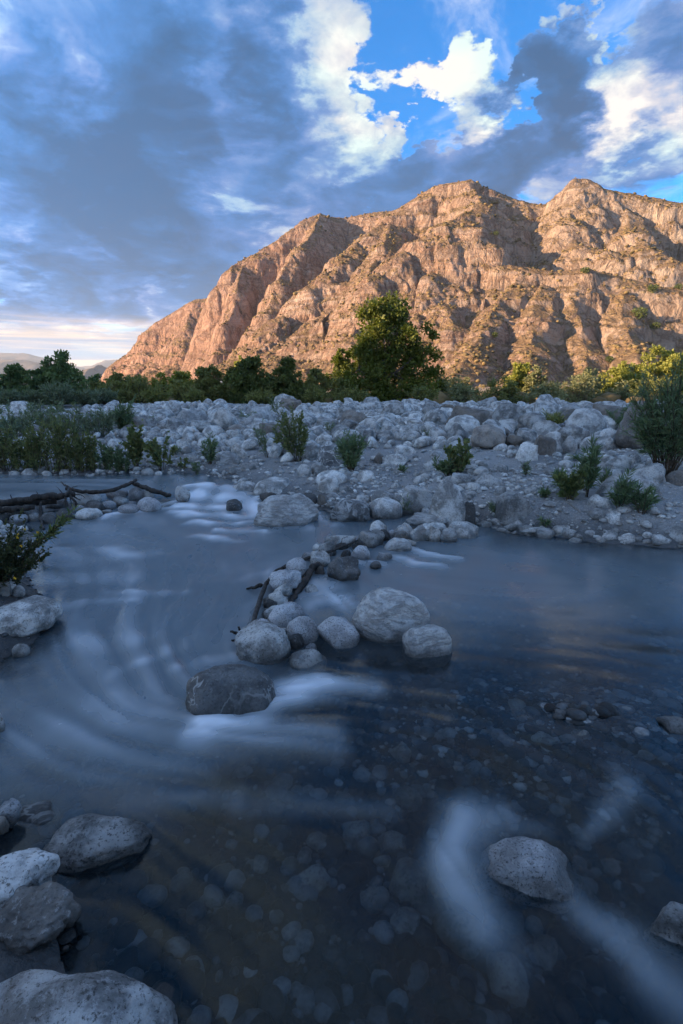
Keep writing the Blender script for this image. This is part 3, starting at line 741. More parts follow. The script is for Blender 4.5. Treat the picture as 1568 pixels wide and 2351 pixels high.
# foreground, by the lens
hero((-130, 2146, 390, 2560), G_FORE, 'broad grey boulder dusted with sand on the bank, sloping into the dark pool', seed=4, dep=.9, k=.15, on=.02, cuts=2, rough=.16, sub=5)
hero((100, 1853, 334, 2015), G_FORE, 'smooth egg-shaped grey boulder resting in the water beside the sandy bank', seed=23, dep=.72, k=.35, cuts=1, rough=.14, on=-.02, obst=True)
hero((-70, 1930, 106, 2095), G_FORE, 'squarish boulder half buried in dark gravel of the bank', seed=33, cuts=3, on=.05)
hero((-40, 2020, 168, 2210), G_WET, 'dark crumbly lump of cemented gravel on the bank', seed=42, cuts=1, rough=.34, fine=.11, on=.02)
hero((-14, 1836, 40, 1892), G_SPECK, 'small speckled cobble wedged at the edge of the left bank', name='river_stone', seed=7, on=.03)
hero((26, 1838, 132, 1902), G_DARK, 'flat dark cobble just awash beside the small speckled cobble', name='river_stone', seed=8, k=.0, on=-.01)
hero((-30, 1868, 14, 1915), G_BROWN, 'small reddish brown cobble at the left bank', name='river_stone', seed=9, on=.03)
hero((1098, 1904, 1344, 2092), G_SPECK, 'tilted black and white speckled rock with white water curling round it', seed=57, tilt=-24, cuts=5, dep=.7, k=.12, rough=.22, on=-.015, obst=True)
hero((1490, 2070, 1660, 2200), G_FORE, 'dark speckled rock barely breaking the water beside a white streak', seed=61, k=-.2, on=-.01)
hero((1526, 1640, 1620, 1700), G_FORE, 'small grey rock at the end of the gravel shoal', seed=63, k=.05, on=-.01)
hero((-60, 1625, 6, 1700), G_FORE, 'grey stone standing against the left bank', name='river_stone', seed=65, on=.0)
# the line of stones across the river
hero((805, 1343, 990, 1476), G_BAND, 'big dome-shaped boulder with fine curved banding', seed=12, dep=.75, k=.30, cuts=2, rough=.10, square=.05, on=0, obst=True)
hero((926, 1430, 1044, 1520), G_BAND, 'saddle-shaped stone dipping under water beside the banded dome boulder', seed=77, dep=.8, k=.05, cuts=3, rough=.42, on=-.01)
hero((727, 1412, 826, 1491), G_SPECK, 'blunt pyramid stone with pinkish speckles beside the banded dome', seed=16, k=.2, cuts=4, on=0)
hero((536, 1425, 666, 1528), G_GREY, 'round blue-grey boulder at the foot of the driftwood branch', seed=19, dep=.85, k=.35, cuts=2, rough=.12, on=0, obst=True)
hero((657, 1412, 731, 1482), G_SPECK, 'dark speckled round stone tucked behind the blue-grey boulder', seed=21, k=.3, on=.0)
hero((616, 1381, 700, 1448), G_SPECK, 'black-spotted pale stone leaning on the round blue-grey boulder', seed=25, k=.4, tilt=20, on=.0)
hero((660, 1455, 699, 1492), G_WET, 'small dark stone squeezed between two round stones', name='river_stone', seed=27, on=0)
hero((656, 1490, 750, 1542), G_GREY, 'grey stone mostly under water below the blue-grey boulder', seed=29, k=-.1, on=-.01)
hero((616, 1306, 690, 1352), G_SPECK, 'oval pale stone lying across the driftwood branch', seed=33, k=.5, on=.05)
hero((656, 1279, 704, 1319), G_SPECK, 'round pale ball-like stone topmost on the driftwood', name='river_stone', seed=35, k=.5, rough=.10, cuts=1, on=.05)
hero((614, 1354, 661, 1386), G_LIGHT, 'small pale flat-bottomed stone at the driftwood, lower of a pair', name='river_stone', seed=37, k=.4, on=.04)
hero((626, 1339, 671, 1366), G_LIGHT, 'small pale stone perched against the driftwood, upper of a pair', name='river_stone', seed=39, k=.4, on=.06)
hero((600, 1368, 650, 1400), G_WET, 'dark wet stone under the pair of small pale stones', name='river_stone', seed=40, on=0)
hero((416, 1506, 630, 1652), G_DARK, 'rounded dark boulder laced with white veins, water sliding over its top', seed=52, dep=.8, k=.2, cuts=2, rough=.10, square=.05, on=.0)
hero((750, 1276, 828, 1340), G_WET, 'jagged dark wet rock in the gap of the stone line', seed=44, cuts=5, rough=.4, on=0)
hero((844, 1195, 890, 1237), G_LIGHT, 'pointed pale stone standing in the stone line', seed=46, cuts=4, on=.02)
hero((812, 1214, 882, 1262), G_GREY, 'lumpy grey stone under the thin end of the driftwood stick', seed=48, cuts=4, rough=.35, on=0)
hero((743, 1224, 818, 1264), G_LIGHT, 'low pale stone with the driftwood stick lying over it', seed=50, on=.0)
hero((804, 1250, 852, 1290), G_SPECK, 'speckled stone with water on all sides behind the jagged rock', seed=54, on=0)
hero((856, 1264, 902, 1291), G_SPECK, 'small speckled stone low in the current', name='river_stone', seed=55, k=.0, on=-.01)
hero((882, 1234, 948, 1272), G_BAND, 'domed stone with a sheet of water pouring over it', seed=58, k=.1, on=-.005)
hero((905, 1197, 950, 1240), G_GREY, 'upright grey stone in the row below the flat slab', seed=59, tilt=-25, cuts=4, on=.0)
hero((938, 1202, 990, 1245), G_BAND, 'slanted streaky stone in the row below the flat slab', seed=60, tilt=-25, cuts=4, on=0)
hero((984, 1206, 1014, 1245), G_GREY, 'small ridged stone between larger ones below the flat slab', name='river_stone', seed=62, on=0)
hero((1008, 1211, 1052, 1246), G_BAND, 'striped triangular stone at the end of the row', name='river_stone', seed=64, cuts=5, on=0)
hero((1030, 1197, 1106, 1237), G_LIGHT, 'long low pale slab sloping into the quiet pool', seed=66, cuts=4, on=0)
hero((934, 1177, 1020, 1206), G_BAND, 'flat layered slab lying level on other stones', seed=68, cuts=4, square=.5, on=.07)
hero((1000, 1185, 1032, 1200), G_LIGHT, 'small angular white stone by the flat slab', name='river_stone', seed=69, on=.08)
for i, b in enumerate([(690, 1268, 722, 1290), (724, 1254, 752, 1276), (600, 1398, 628, 1420), (640, 1440, 668, 1462), (700, 1340, 730, 1364), (782, 1262, 806, 1282), (836, 1240, 862, 1258), (868, 1222, 892, 1242), (720, 1300, 748, 1322),
                       (640, 1368, 664, 1386), (590, 1425, 614, 1446), (848, 1288, 876, 1304), (700, 1478, 728, 1500), (930, 1238, 956, 1254), (770, 1246, 800, 1264), (890, 1216, 910, 1234)]):
    hero(b, [G_SPECK, G_GREY, G_WET][i % 3], 'small stone filling a gap in the line of stones across the river', name='river_stone', group='small stones of the line across the river', on=.01, seed=500+i, k=.3)
rq = np.random.RandomState(61); line = np.array([(575, 1478), (640, 1402), (672, 1320), (752, 1268), (850, 1246), (930, 1230), (1020, 1226)])
for i in range(26):
    f = rq.uniform(0, 6); j = min(int(f), 5); q = line[j]*(1-f+j)+line[j+1]*(f-j)+rq.normal(size=2)*np.array([12, 6]); w = rq.uniform(26, 50)
    hero((q[0]-w/2, q[1]-w*.62, q[0]+w/2, q[1]+w*.12), [G_SPECK, G_GREY, G_WET, G_LIGHT][i % 4], 'small stone filling a gap in the line of stones across the river', name='river_stone', group='small stones of the line across the river', on=.025, seed=530+i, k=.4)
for i in range(20):
    px = 1085+i*25+rq.uniform(-8, 8); py = np.interp(px, [1085, 1200, 1330, 1570], [1206, 1232, 1243, 1257])-rq.uniform(0, 16); w = rq.uniform(18, 50)
    hero((px-w/2, py-w*.5, px+w/2, py+2), [G_LIGHT, G_GREY, G_LIGHT, G_BAND][i % 4], 'stone in the row along the muddy edge of the quiet pool', name='river_stone', group='stones along the edge of the quiet pool', seed=570+i, k=.3)
# front edge of the far bank
hero((583, 1128, 732, 1213), G_BAND, 'large wedge-shaped boulder at the foot of the rapids', seed=83, dep=.7, k=.1, cuts=6, rough=.16, square=.0, on=0, obst=True)
hero((756, 1143, 852, 1201), G_SWIRL, 'rounded boulder with swirling dark and pale bands', seed=85, k=.25, cuts=1, rough=.12, on=0)
hero((848, 1140, 925, 1194), G_LIGHT, 'pale round boulder with a groove across its face', seed=87, k=.3, cuts=2, on=0)
hero((908, 1116, 1004, 1184), G_LIGHT, 'pale block leaning against the upright boulder', seed=89, cuts=4, tilt=18, k=.3)
hero((988, 1100, 1070, 1211), G_GREY, 'tall upright tombstone-shaped boulder at the water edge', seed=94, dep=.6, k=.45, cuts=1, rough=.14, square=.0, on=.02)
hero((1056, 1150, 1092, 1208), G_WET, 'dark stone in the shadow behind the upright boulder', seed=92, on=.02)
hero((1143, 1128, 1230, 1203), G_GREY, 'big rounded grey boulder set in the undercut bank', seed=93, k=.35, cuts=3, rough=.12)
hero((578, 1097, 682, 1134), G_LIGHT, 'long low pale boulder above the wedge-shaped boulder', seed=95, square=.5, cuts=4)
hero((528, 1103, 592, 1137), G_GREY, 'grey stone at the head of the rapids', seed=97)
hero((594, 1128, 640, 1156), G_WET, 'dark mossy stone beside the wedge-shaped boulder', seed=98)
hero((686, 1134, 728, 1170), G_WET, 'dark grey stone behind the wedge-shaped boulder', seed=99)
hero((728, 1136, 750, 1165), G_BROWN, 'small upright brownish stone behind the swirled boulder', name='river_stone', seed=100)
hero((750, 1131, 782, 1148), G_BAND, 'flat streaky stone on the sand behind the swirled boulder', name='river_stone', seed=101)
hero((748, 1150, 778, 1168), G_GREY, 'small flat stone beside the swirled boulder', name='river_stone', seed=102)
hero((851, 1124, 908, 1160), G_GREY, 'long tapering stone behind the grooved boulder', seed=103, tilt=25, cuts=4)
hero((517, 1147, 556, 1173), G_WET, 'small dark stone alone in the rapids', name='river_stone', seed=104, k=.0, on=.02)
hero((730, 1088, 778, 1132), G_LIGHT, 'white rounded boulder in the cluster above the swirled boulder', seed=105)
hero((722, 1080, 798, 1114), G_LIGHT, 'broad pale boulder behind the white rounded boulder', seed=106)
hero((680, 1066, 717, 1096), G_GREY, 'pointed grey stone leaning in the bank cluster', name='river_stone', seed=107, tilt=25, cuts=5)
hero((710, 1062, 750, 1092), G_LIGHT, 'smooth pale stone half sunk in sand behind the pointed stone', seed=108)
hero((776, 1114, 818, 1133), G_GREY, 'small flat grey stone on wet sand', name='river_stone', seed=109)
hero((724, 1016, 790, 1072), G_DARK, 'dark boulder with white swirls beside the reedy plant', seed=110, cuts=3)
hero((818, 1080, 868, 1106), G_LIGHT, 'low pale stone alone on the sand slope', seed=111)
hero((878, 1041, 944, 1072), G_LIGHT, 'long pale slab in the sand above the lone stone', seed=112, square=.5, cuts=4)
hero((906, 1021, 956, 1047), G_LIGHT, 'pale stone resting behind the long slab', seed=113)
hero((856, 1040, 884, 1066), G_BROWN, 'small brown stone touching the long slab', name='river_stone', seed=114)
hero((544, 1058, 588, 1082), G_GREY, 'grey cobble on the sandy shore above the rapids', seed=115)
hero((496, 1035, 554, 1070), G_BAND, 'streaked boulder half buried in shore sand', seed=116, k=.1)
hero((1036, 1087, 1082, 1112), G_LIGHT, 'faceted pale stone above the upright boulder', seed=117, cuts=6)
hero((1083, 1083, 1152, 1122), G_LIGHT, 'sand-coloured low boulder sunk in the bank', seed=118, k=.1)
hero((1134, 1114, 1164, 1138), G_GREY, 'small grey stone on the lip of the bank', name='river_stone', seed=119)
hero((976, 1055, 1006, 1081), G_LIGHT, 'small pale stone beside the leafy sapling on the sand', name='river_stone', seed=120)
hero((1193, 1204, 1280, 1230), G_LIGHT, 'flat pale stone at the edge of the quiet pool', seed=121, on=0)
hero((1286, 1210, 1330, 1234), G_LIGHT, 'small pale stone at the waterline next to the flat one', name='river_stone', seed=122, on=0)
hero((1392, 1177, 1428, 1208), G_LIGHT, 'angular pale stone stuck in the muddy scarp', name='river_stone', seed=123, cuts=5)
hero((1354, 1138, 1406, 1171), G_LIGHT, 'oval pale stone on the scarp under the willow seedlings', seed=124)
hero((1528, 1198, 1640, 1253), G_LIGHT, 'pale rounded boulder at the pool edge under the smooth sand', seed=125, on=.01)
hero((1380, 1084, 1524, 1158), G_LIGHT, 'large smooth hump-backed boulder half buried in sand', seed=126, dep=.8, k=.15, cuts=2, rough=.14)
hero((1440, 1060, 1540, 1113), G_LIGHT, 'wide pale boulder under the big willow', seed=127, k=.2)
hero((1538, 1077, 1630, 1118), G_BROWN, 'brown rounded boulder beside the foot of the big willow', seed=128)
hero((1334, 1052, 1396, 1098), G_GREY, 'grey boulder behind the thin upright willow shoot', seed=129)
hero((1390, 1047, 1453, 1080), G_GREY, 'flattened grey boulder propped on stones near the big willow', seed=130, square=.4)
hero((1446, 1043, 1474, 1066), G_GREY, 'small round stone touching the flattened grey boulder', name='river_stone', seed=131)
# boulder ridge
hero((1303, 935, 1398, 1016), G_LIGHT, 'biggest round pale boulder on the ridge', seed=132, k=.35, cuts=3, rough=.12, sub=5)
hero((1190, 946, 1254, 996), G_LIGHT, 'tall pale boulder on the ridge with a rounded top', seed=133, cuts=3)
hero((1378, 981, 1442, 1030), G_LIGHT, 'smooth cone-shaped boulder leaning on the biggest boulder', seed=134, cuts=3)
hero((1268, 964, 1314, 1001), G_DARK, 'blackened boulder wedged against the biggest boulder', seed=135)
hero((1230, 999, 1279, 1046), G_BROWN, 'brown squarish boulder below the ridge', seed=136, square=.6, cuts=5)
hero((1187, 1015, 1237, 1060), G_LIGHT, 'white blocky boulder below the ridge beside the brown one', seed=137, square=.6, cuts=4)
hero((1290, 1002, 1326, 1045), G_LIGHT, 'upright oval pale stone beneath the biggest boulder', seed=138, tilt=-15)
hero((1260, 1019, 1292, 1046), G_GREY, 'round grey cobble between the brown boulder and the oval stone', name='river_stone', seed=139)
hero((1332, 1002, 1367, 1033), G_LIGHT, 'pale stone directly under the biggest boulder', name='river_stone', seed=140)
hero((1404, 967, 1444, 996), G_LIGHT, 'pale boulder behind the cone-shaped boulder', seed=141)
hero((1018, 950, 1110, 1009), G_LIGHT, 'massive smooth pale boulder overlooking the sand slope', seed=142, k=.25, cuts=2, rough=.12, sub=5)
hero((924, 949, 979, 984), G_LIGHT, 'flat-faced pale boulder perched on the gravel lip', seed=143, cuts=5)
hero((818, 922, 880, 953), G_LIGHT, 'wide pale boulder roofing a dark hollow', seed=144, cuts=3)
hero((770, 928, 824, 964), G_GREY, 'squat grey boulder beside the dark hollow', seed=145)
hero((968, 924, 1003, 963), G_GREY, 'blocky upright boulder on the ridge crest', seed=146, square=.6, cuts=4)
hero((882, 928, 916, 956), G_LIGHT, 'peaked pale boulder on the ridge crest', seed=147, cuts=5)
hero((861, 956, 901, 985), G_LIGHT, 'rounded boulder below the peaked one', seed=148)
hero((875, 971, 909, 998), G_LIGHT, 'egg-shaped boulder lying before the rounded one', seed=149, rough=.1)
hero((327, 938, 397, 972), G_LIGHT, 'broad flat-bottomed boulder standing clear of the left boulder field', seed=150, cuts=4)
hero((315, 931, 343, 948), G_LIGHT, 'rounded stone behind the broad flat-bottomed boulder', seed=151)
hero((470, 938, 523, 968), G_LIGHT, 'large humped boulder in the middle of the boulder field', seed=152)
hero((561, 927, 616, 968), G_BAND, 'steep streaked boulder with a leaning willow sprig before it', seed=153, cuts=4)
hero((527, 953, 586, 986), G_GREY, 'dark-faced boulder below the steep streaked one', seed=154, cuts=4)
hero((436, 958, 476, 982), G_LIGHT, 'white boulder below the large humped one', seed=155)
hero((423, 978, 465, 1008), G_LIGHT, 'striped white boulder at the sand edge', seed=156)
hero((462, 977, 519, 1011), G_LIGHT, 'broad boulder side by side with the striped white one', seed=157)
hero((605, 942, 652, 972), G_GREY, 'grey boulder behind the tall bank sapling', seed=158)
hero((681, 954, 716, 981), G_LIGHT, 'cone-topped boulder in the dense cobbles', seed=159, cuts=4)
hero((706, 932, 744, 961), G_GREY, 'dark jagged boulder near the ridge crest', seed=160, cuts=6)
# low stone bar under the driftwood logs
BAR = 'stones of the bar under the driftwood logs'
for i, b in enumerate([(166, 1125, 226, 1159), (107, 1137, 149, 1152), (49, 1149, 91, 1179), (62, 1176, 98, 1197), (244, 1122, 289, 1145), (294, 1115, 334, 1145), (332, 1120, 353, 1145),
                       (313, 1141, 365, 1174), (269, 1157, 317, 1182), (170, 1166, 230, 1195), (166, 1159, 192, 1179), (230, 1150, 262, 1172), (258, 1140, 290, 1160), (20, 1180, 60, 1202),
                       (290, 1150, 312, 1166), (232, 1170, 256, 1184)]):
    hero(b, G_SPECK if i % 3 else G_GREY, 'rounded speckled stone in the low bar under the driftwood logs', group=BAR, on=.03 if b[1] < 1150 else .01, seed=200+i, cuts=2, k=.3, rough=.16)
for i, b in enumerate([(99, 1145, 152, 1169), (188, 1146, 234, 1179), (120, 1166, 170, 1194), (10, 1160, 52, 1186), (92, 1176, 124, 1200), (-30, 1170, 16, 1200)]):
    hero(b, G_WET, 'dark wet stone in the low bar under the driftwood logs', group='dark wet stones of the bar', on=.02, seed=230+i, cuts=2, k=.25)
hero((401, 1115, 435, 1148), G_GREY, 'single grey stone standing in the flow past the log end', name='river_stone', seed=250, on=.05)
hero((40, 1091, 90, 1105), G_LIGHT, 'flat pale stone at the shore of the still upper pool', name='river_stone', seed=251)
hero((322, 1077, 353, 1100), G_LIGHT, 'round pale stone on the shore of the still upper pool', name='river_stone', seed=252)
# the near left bank
hero((-60, 1361, 111, 1456), G_GREY, 'large rounded boulder jutting from the left bank below the flowering shrub', seed=260, k=.35, cuts=2, rough=.12, sub=5, on=.06)
hero((-14, 1329, 20, 1364), G_BROWN, 'brownish round cobble under the flowering shrub', name='river_stone', seed=261, on=.10)
hero((17, 1333, 36, 1356), G_LIGHT, 'small pale cobble under the flowering shrub', name='river_stone', seed=262, on=.10)
hero((27, 1343, 55, 1366), G_GREY, 'small grey cobble beside the pale one under the flowering shrub', name='river_stone', seed=263, on=.08)
hero((28, 1476, 63, 1506), G_GREY, 'rounded cobble set in the gravel bank below the large boulder', name='river_stone', seed=264, on=.02)
hero((60, 1360, 96, 1372), G_WET, 'flat dark stone at the water edge behind the large bank boulder', name='river_stone', seed=265, on=.02)

# stones lying under the water
SUBM = 'pale stones lying under the clear water'
rng = np.random.RandomState(3)
for i, (px, py, w) in enumerate([(380, 1765, 150), (250, 1830, 130), (920, 1790, 55), (1100, 1745, 42), (1240, 1790, 46), (935, 1890, 60), (820, 1960, 60), (940, 2080, 90), (900, 1985, 60),
                                 (730, 1980, 46), (720, 2080, 60), (1050, 2190, 90), (930, 2180, 60), (1160, 2300, 80), (700, 2020, 40), (540, 2150, 40), (860, 2130, 55), (1320, 1780, 40),
                                 (1180, 1700, 44), (1010, 1640, 36), (600, 2060, 38), (1250, 2230, 60), (790, 1880, 40), (1080, 1830, 44), (1400, 2020, 46)]):
    q = pix(px, py, -.20); s = w/2/FPX*math.hypot(q[1], H+.2)
    P, Fa = rock_shape(4, 300+i, .2, 3)
    me = mesh_np('submerged_stone', P*np.array([s, s*.8, s*.6]), Fa, G_LIGHT if w < 120 else G_FORE)
    zz = ground1(q[0], q[1])
    o = link('submerged_stone', me, loc=(q[0], q[1], max(zz, -.30)+s*.30), rot=(0, 0, rng.uniform(0, 6)))
    if w >= 120: tag(o, ['large drowned boulder upstream of the egg-shaped one', 'broad drowned boulder close beside the left bank stones'][i], 'stone')
    else: tag(o, 'pale stone lying under clear shallow water', 'stone', SUBM)

_HA = np.array(HERO)
def hero_clear(x, y, r): return bool(((_HA[:, 0]-x)**2+(_HA[:, 1]-y)**2 >= (_HA[:, 2]*.9+r*.6)**2).all())

# the boulder field on the far bank
_FL = [pixg(*q) for q in [(-100, 1010), (60, 1000), (300, 992), (420, 1006), (560, 1006), (700, 1020), (800, 1010), (900, 1000), (1000, 1006), (1150, 1040), (1250, 1062), (1400, 1070), (1600, 1070)]]
_FLX, _FLY = [p[0] for p in _FL], [p[1] for p in _FL]
def field_line(x): return np.interp(x, _FLX, _FLY)     # where the boulder field begins, seen from the river
def build_field():
    rng = np.random.RandomState(17)
    shapes3 = [rock_shape(4, 900+i, .22, rng.randint(3, 7), .3, .05) for i in range(14)]
    mats = [G_LIGHT, G_GREY, G_LIGHT, G_GREY, G_BAND, G_LIGHT, G_BROWN]
    meshes = [mesh_np('boulder', s[0], s[1], mats[i % 7]) for i, s in enumerate(shapes3)]
    cell = {}
    placed = []
    # sizes from large to small
    sizes = np.concatenate([rng.uniform(.28, .42, 60), rng.uniform(.18, .28, 330), rng.uniform(.11, .18, 1900), rng.uniform(.05, .13, 4600)])
    half = .64
    N = 24
    for s in sizes:
        for _ in range(N if s > .13 else 8):
            y = 7.5*math.exp(rng.uniform(0, math.log(24/7.5))); x = rng.uniform(-.86, .92)*y
            if s > .30 and y > 12.5 and rng.rand() < .8: continue
            if y > 20.5+1.6*math.sin(x*.7)+1.2*math.sin(x*.31+1): continue
            fl = field_line(x)
            if y < fl + rng.exponential(.25)*(1 if s > .18 else -2.0*(rng.rand() < .5)): continue
            gx, gy = int(x//.6), int(y//.6); ok = True
            for i in range(gx-2, gx+3):
                for j in range(gy-2, gy+3):
                    for (a, b, c) in cell.get((i, j), ()):
                        if (a-x)**2+(b-y)**2 < ((c+s)*.86)**2: ok = False; break
                    if not ok: break
                if not ok: break
            if not ok or not hero_clear(x, y, s): continue
            cell.setdefault((gx, gy), []).append((x, y, s)); placed.append((x, y, s)); break
    P = np.array(placed); gz = ground(P[:, 0], P[:, 1])
    app = P[:, 2]/P[:, 1]; order = np.argsort(-app)
    nobj = 185
    grp = 'pale boulders of the far bank'
    for k in order[:nobj]:
        x, y, s = P[k]; f = rng.uniform(.75, 1.1, 3)
        o = link('boulder', meshes[rng.randint(14)], loc=(x, y, gz[k]+s*.58), rot=(rng.uniform(-.3, .3), rng.uniform(-.3, .3), rng.uniform(0, 6.28)), scale=(s*f[0]*1.15, s*f[1], s*f[2]*.85))
        tag(o, 'pale grey weathered boulder in the crowded boulder field of the far bank', 'boulder', grp)
    low = [rock_shape(2, 950+i, .22, 3, .3) for i in range(16)]; low1 = [rock_shape(1, 980+i, .22, 2, .2) for i in range(12)]
    VV, FF, RR = [], [], []; base = 0
    for k in order[nobj:]:
        x, y, s = P[k]; v, f = low[rng.randint(16)] if s/y > .0065 else low1[rng.randint(12)]; a = rng.uniform(0, 6.28); t = rng.uniform(-.35, .35); sc = s*rng.uniform(.75, 1.15, 3)*np.array([1.12, 1, .85])
        v = v*sc; c, sn = math.cos(a), math.sin(a)
        v = np.stack([v[:, 0]*c-v[:, 1]*sn, v[:, 0]*sn+v[:, 1]*c, v[:, 2]+t*v[:, 0]], -1)+np.array([x, y, gz[k]+s*.52])
        VV.append(v); FF.append(f+base); RR.append(np.full(len(v), rng.rand())); base += len(v)
    n = 6200; yy = 4.2*np.exp(rng.uniform(0, math.log(15/4.2), n)); xx = rng.uniform(-.78, .95, n)*yy; dd = shore_dist(xx, yy); gg = ground(xx, yy)
    dens = .10+.55*np.exp(-np.maximum(dd, 0)/.22)+.75*sst(.05, .30, fbm(xx*.55+2, yy*.55, 1.9, 3)) + .35*sst(-1.2, -.1, yy-field_line(xx)); take = rng.rand(n)
    for x, y, d_, g_, de, tk in zip(xx, yy, dd, gg, dens, take):
        if d_ < -.05 or tk > de or y > field_line(x)+.6: continue
        s = (.022+.085*rng.rand()**2.2)*max(.6, y/8)
        if not hero_clear(x, y, s*.4): continue
        v, f = low[rng.randint(16)]; a = rng.uniform(0, 6.28); sc = s*rng.uniform(.75, 1.2, 3)*np.array([1.15, 1, .72]); v = v*sc; c, sn = math.cos(a), math.sin(a)
        v = np.stack([v[:, 0]*c-v[:, 1]*sn, v[:, 0]*sn+v[:, 1]*c, v[:, 2]], -1)+np.array([x, y, g_+s*.3])
        VV.append(v); FF.append(f+base); RR.append(np.full(len(v), rng.rand())); base += len(v)
    me = mesh_np('cobbles', np.concatenate(VV), np.concatenate(FF), G_FIELD, attrs={'rnd': np.concatenate(RR)})
    tag(link('cobbles', me), 'mass of smaller pale cobbles filling the boulder field', 'cobbles', kind='stuff')
    print('field', len(P))
build_field()

def build_gravel():
    rng = np.random.RandomState(29)
    def scatter(n, gen, smin, smax, mat, name, label, sink=.25, flat=.6, pw=2.5, sub=1):
        V1, F1 = ico(sub); nv = len(V1)
        xy = gen(n); x, y = xy[:, 0], xy[:, 1]; n = len(x); z = ground(x, y)
        s = smin+(smax-smin)*rng.rand(n)**pw
        s = s*np.clip(y/7, .55, 2.2)
        sc = s[:, None]*rng.uniform(.7, 1.25, (n, 3))*np.array([1.1, 1, flat])
        jit = 1+rng.uniform(-.22, .22, (n, nv, 1))*(1 if sub == 1 else .28)
        v = V1[None]*jit*sc[:, None, :]
        a = rng.uniform(0, 6.28, n)[:, None]; c, sn = np.cos(a), np.sin(a)
        v = np.stack([v[..., 0]*c-v[..., 1]*sn, v[..., 0]*sn+v[..., 1]*c, v[..., 2]], -1) + np.stack([x, y, z+s*sink*.6], -1)[:, None, :]
        f = (F1[None]+nv*np.arange(n)[:, None, None]).reshape(-1, 3)
        me = mesh_np(name, v.reshape(-1, 3), f, mat, attrs={'rnd': np.repeat(rng.rand(n), nv)})
        tag(link(name, me), label, 'gravel', kind='stuff')
    def bank(n):
        y = 3.3*np.exp(rng.uniform(0, math.log(17/3.3), n*3)); x = rng.uniform(-.74, .74, n*3)*y
        d = shore_dist(x, y); m = (d > -.06) & (y > 2.9)
        dens = .30+.9*np.exp(-d/.25) + .9*(fbm(x*.8, y*.8, .2, 3) > .12) - .25*(fbm(x*.5+4, y*.5, .9, 2) > .2)
        m &= rng.rand(len(x)) < dens
        return np.stack([x, y], -1)[m][:n]
    scatter(9500, bank, .010, .055, G_FIELD, 'gravel', 'grey gravel strewn over the sandy far bank')
    def near(n):
        x = rng.uniform(-2.6, -.2, n*5); y = rng.uniform(.5, 3.6, n*5); d = shore_dist(x, y)
        m = (d > -.10) & (d < 1.2) & (y < 3.5)
        return np.stack([x, y], -1)[m][:n]
    scatter(2000, near, .008, .034, G_DIM, 'gravel', 'dark gravel on the near left bank, coloured darker for the dim foreground', flat=.75)
    def bed(n):
        y = .6*np.exp(rng.uniform(0, math.log(3.6/.6), n*4)); x = rng.uniform(-.75, .75, n*4)*np.maximum(y, .9); d = shore_dist(x, y)
        m = (d < -.03) & ~((x < -.15) & (y > 1.75)) & (rng.rand(len(x)) < .22+.78*np.exp(-(((x-SHOAL[0])/.9)**2+((y-SHOAL[1])/.6)**2)))
        return np.stack([x, y], -1)[m][:n]
    scatter(3500, bed, .012, .070, G_BED, 'bed_pebbles', 'dark and pale pebbles covering the river bed', flat=.6, pw=3.2, sink=.1, sub=2)
    def shoal(n):
        x = SHOAL[0]+rng.normal(size=n*2)*.62; y = SHOAL[1]+rng.normal(size=n*2)*.24; m = (shore_dist(x, y) < -.1) & (y > 1.2)
        return np.stack([x, y], -1)[m][:n]
    scatter(4800, shoal, .009, .046, G_SHOAL, 'shoal_gravel', 'gravel shoal just under the surface of the quiet side', flat=.6, pw=2.6, sink=.1)
build_gravel()
build_water()

# ------------------------------------------------------------------ tubes, leaves
def tube(path, rad, sides=6):
    path = np.asarray(path, float); rad = np.asarray(rad, float); n = len(path)
    tg = np.gradient(path, axis=0); tg /= np.linalg.norm(tg, axis=1)[:, None]+1e-9
    ref = np.where(np.abs(tg[:, 2:3]) > .9, np.array([[1., 0, 0]]), np.array([[0, 0, 1.]]))
    u = np.cross(tg, ref); u /= np.linalg.norm(u, axis=1)[:, None]+1e-9; w = np.cross(tg, u)
    a = np.linspace(0, 2*math.pi, sides, endpoint=False)
    V = path[:, None] + rad[:, None, None]*(np.cos(a)[None, :, None]*u[:, None]+np.sin(a)[None, :, None]*w[:, None])
    V = V.reshape(-1, 3); F = []
    for i in range(n-1):
        for j in range(sides):
            k = (j+1) % sides; F.append((i*sides+j, i*sides+k, (i+1)*sides+k, (i+1)*sides+j))
    V = np.concatenate([V, path[:1], path[-1:]]); b, e = n*sides, n*sides+1
    T = [(b, (j+1) % sides, j) for j in range(sides)] + [(e, (n-1)*sides+j, (n-1)*sides+(j+1) % sides) for j in range(sides)]
    return V, np.array(F), np.array(T)
class Soup:
    def __init__(s): s.V = []; s.Q = []; s.T = []; s.R = []; s.n = 0
    def add(s, V, Q=None, T=None, r=None):
        if Q is not None and len(Q): s.Q.append(np.asarray(Q)+s.n)
        if T is not None and len(T): s.T.append(np.asarray(T)+s.n)
        s.V.append(V); s.R.append(np.zeros(len(V)) if r is None else r); s.n += len(V)
    def mesh(s, name, mat, smooth=True):
        f = []
        if s.Q: f.append(np.concatenate(s.Q))
        if s.T: f.append(np.concatenate(s.T))
        return mesh_np(name, np.concatenate(s.V), f, mat, smooth, {'rnd': np.concatenate(s.R)})
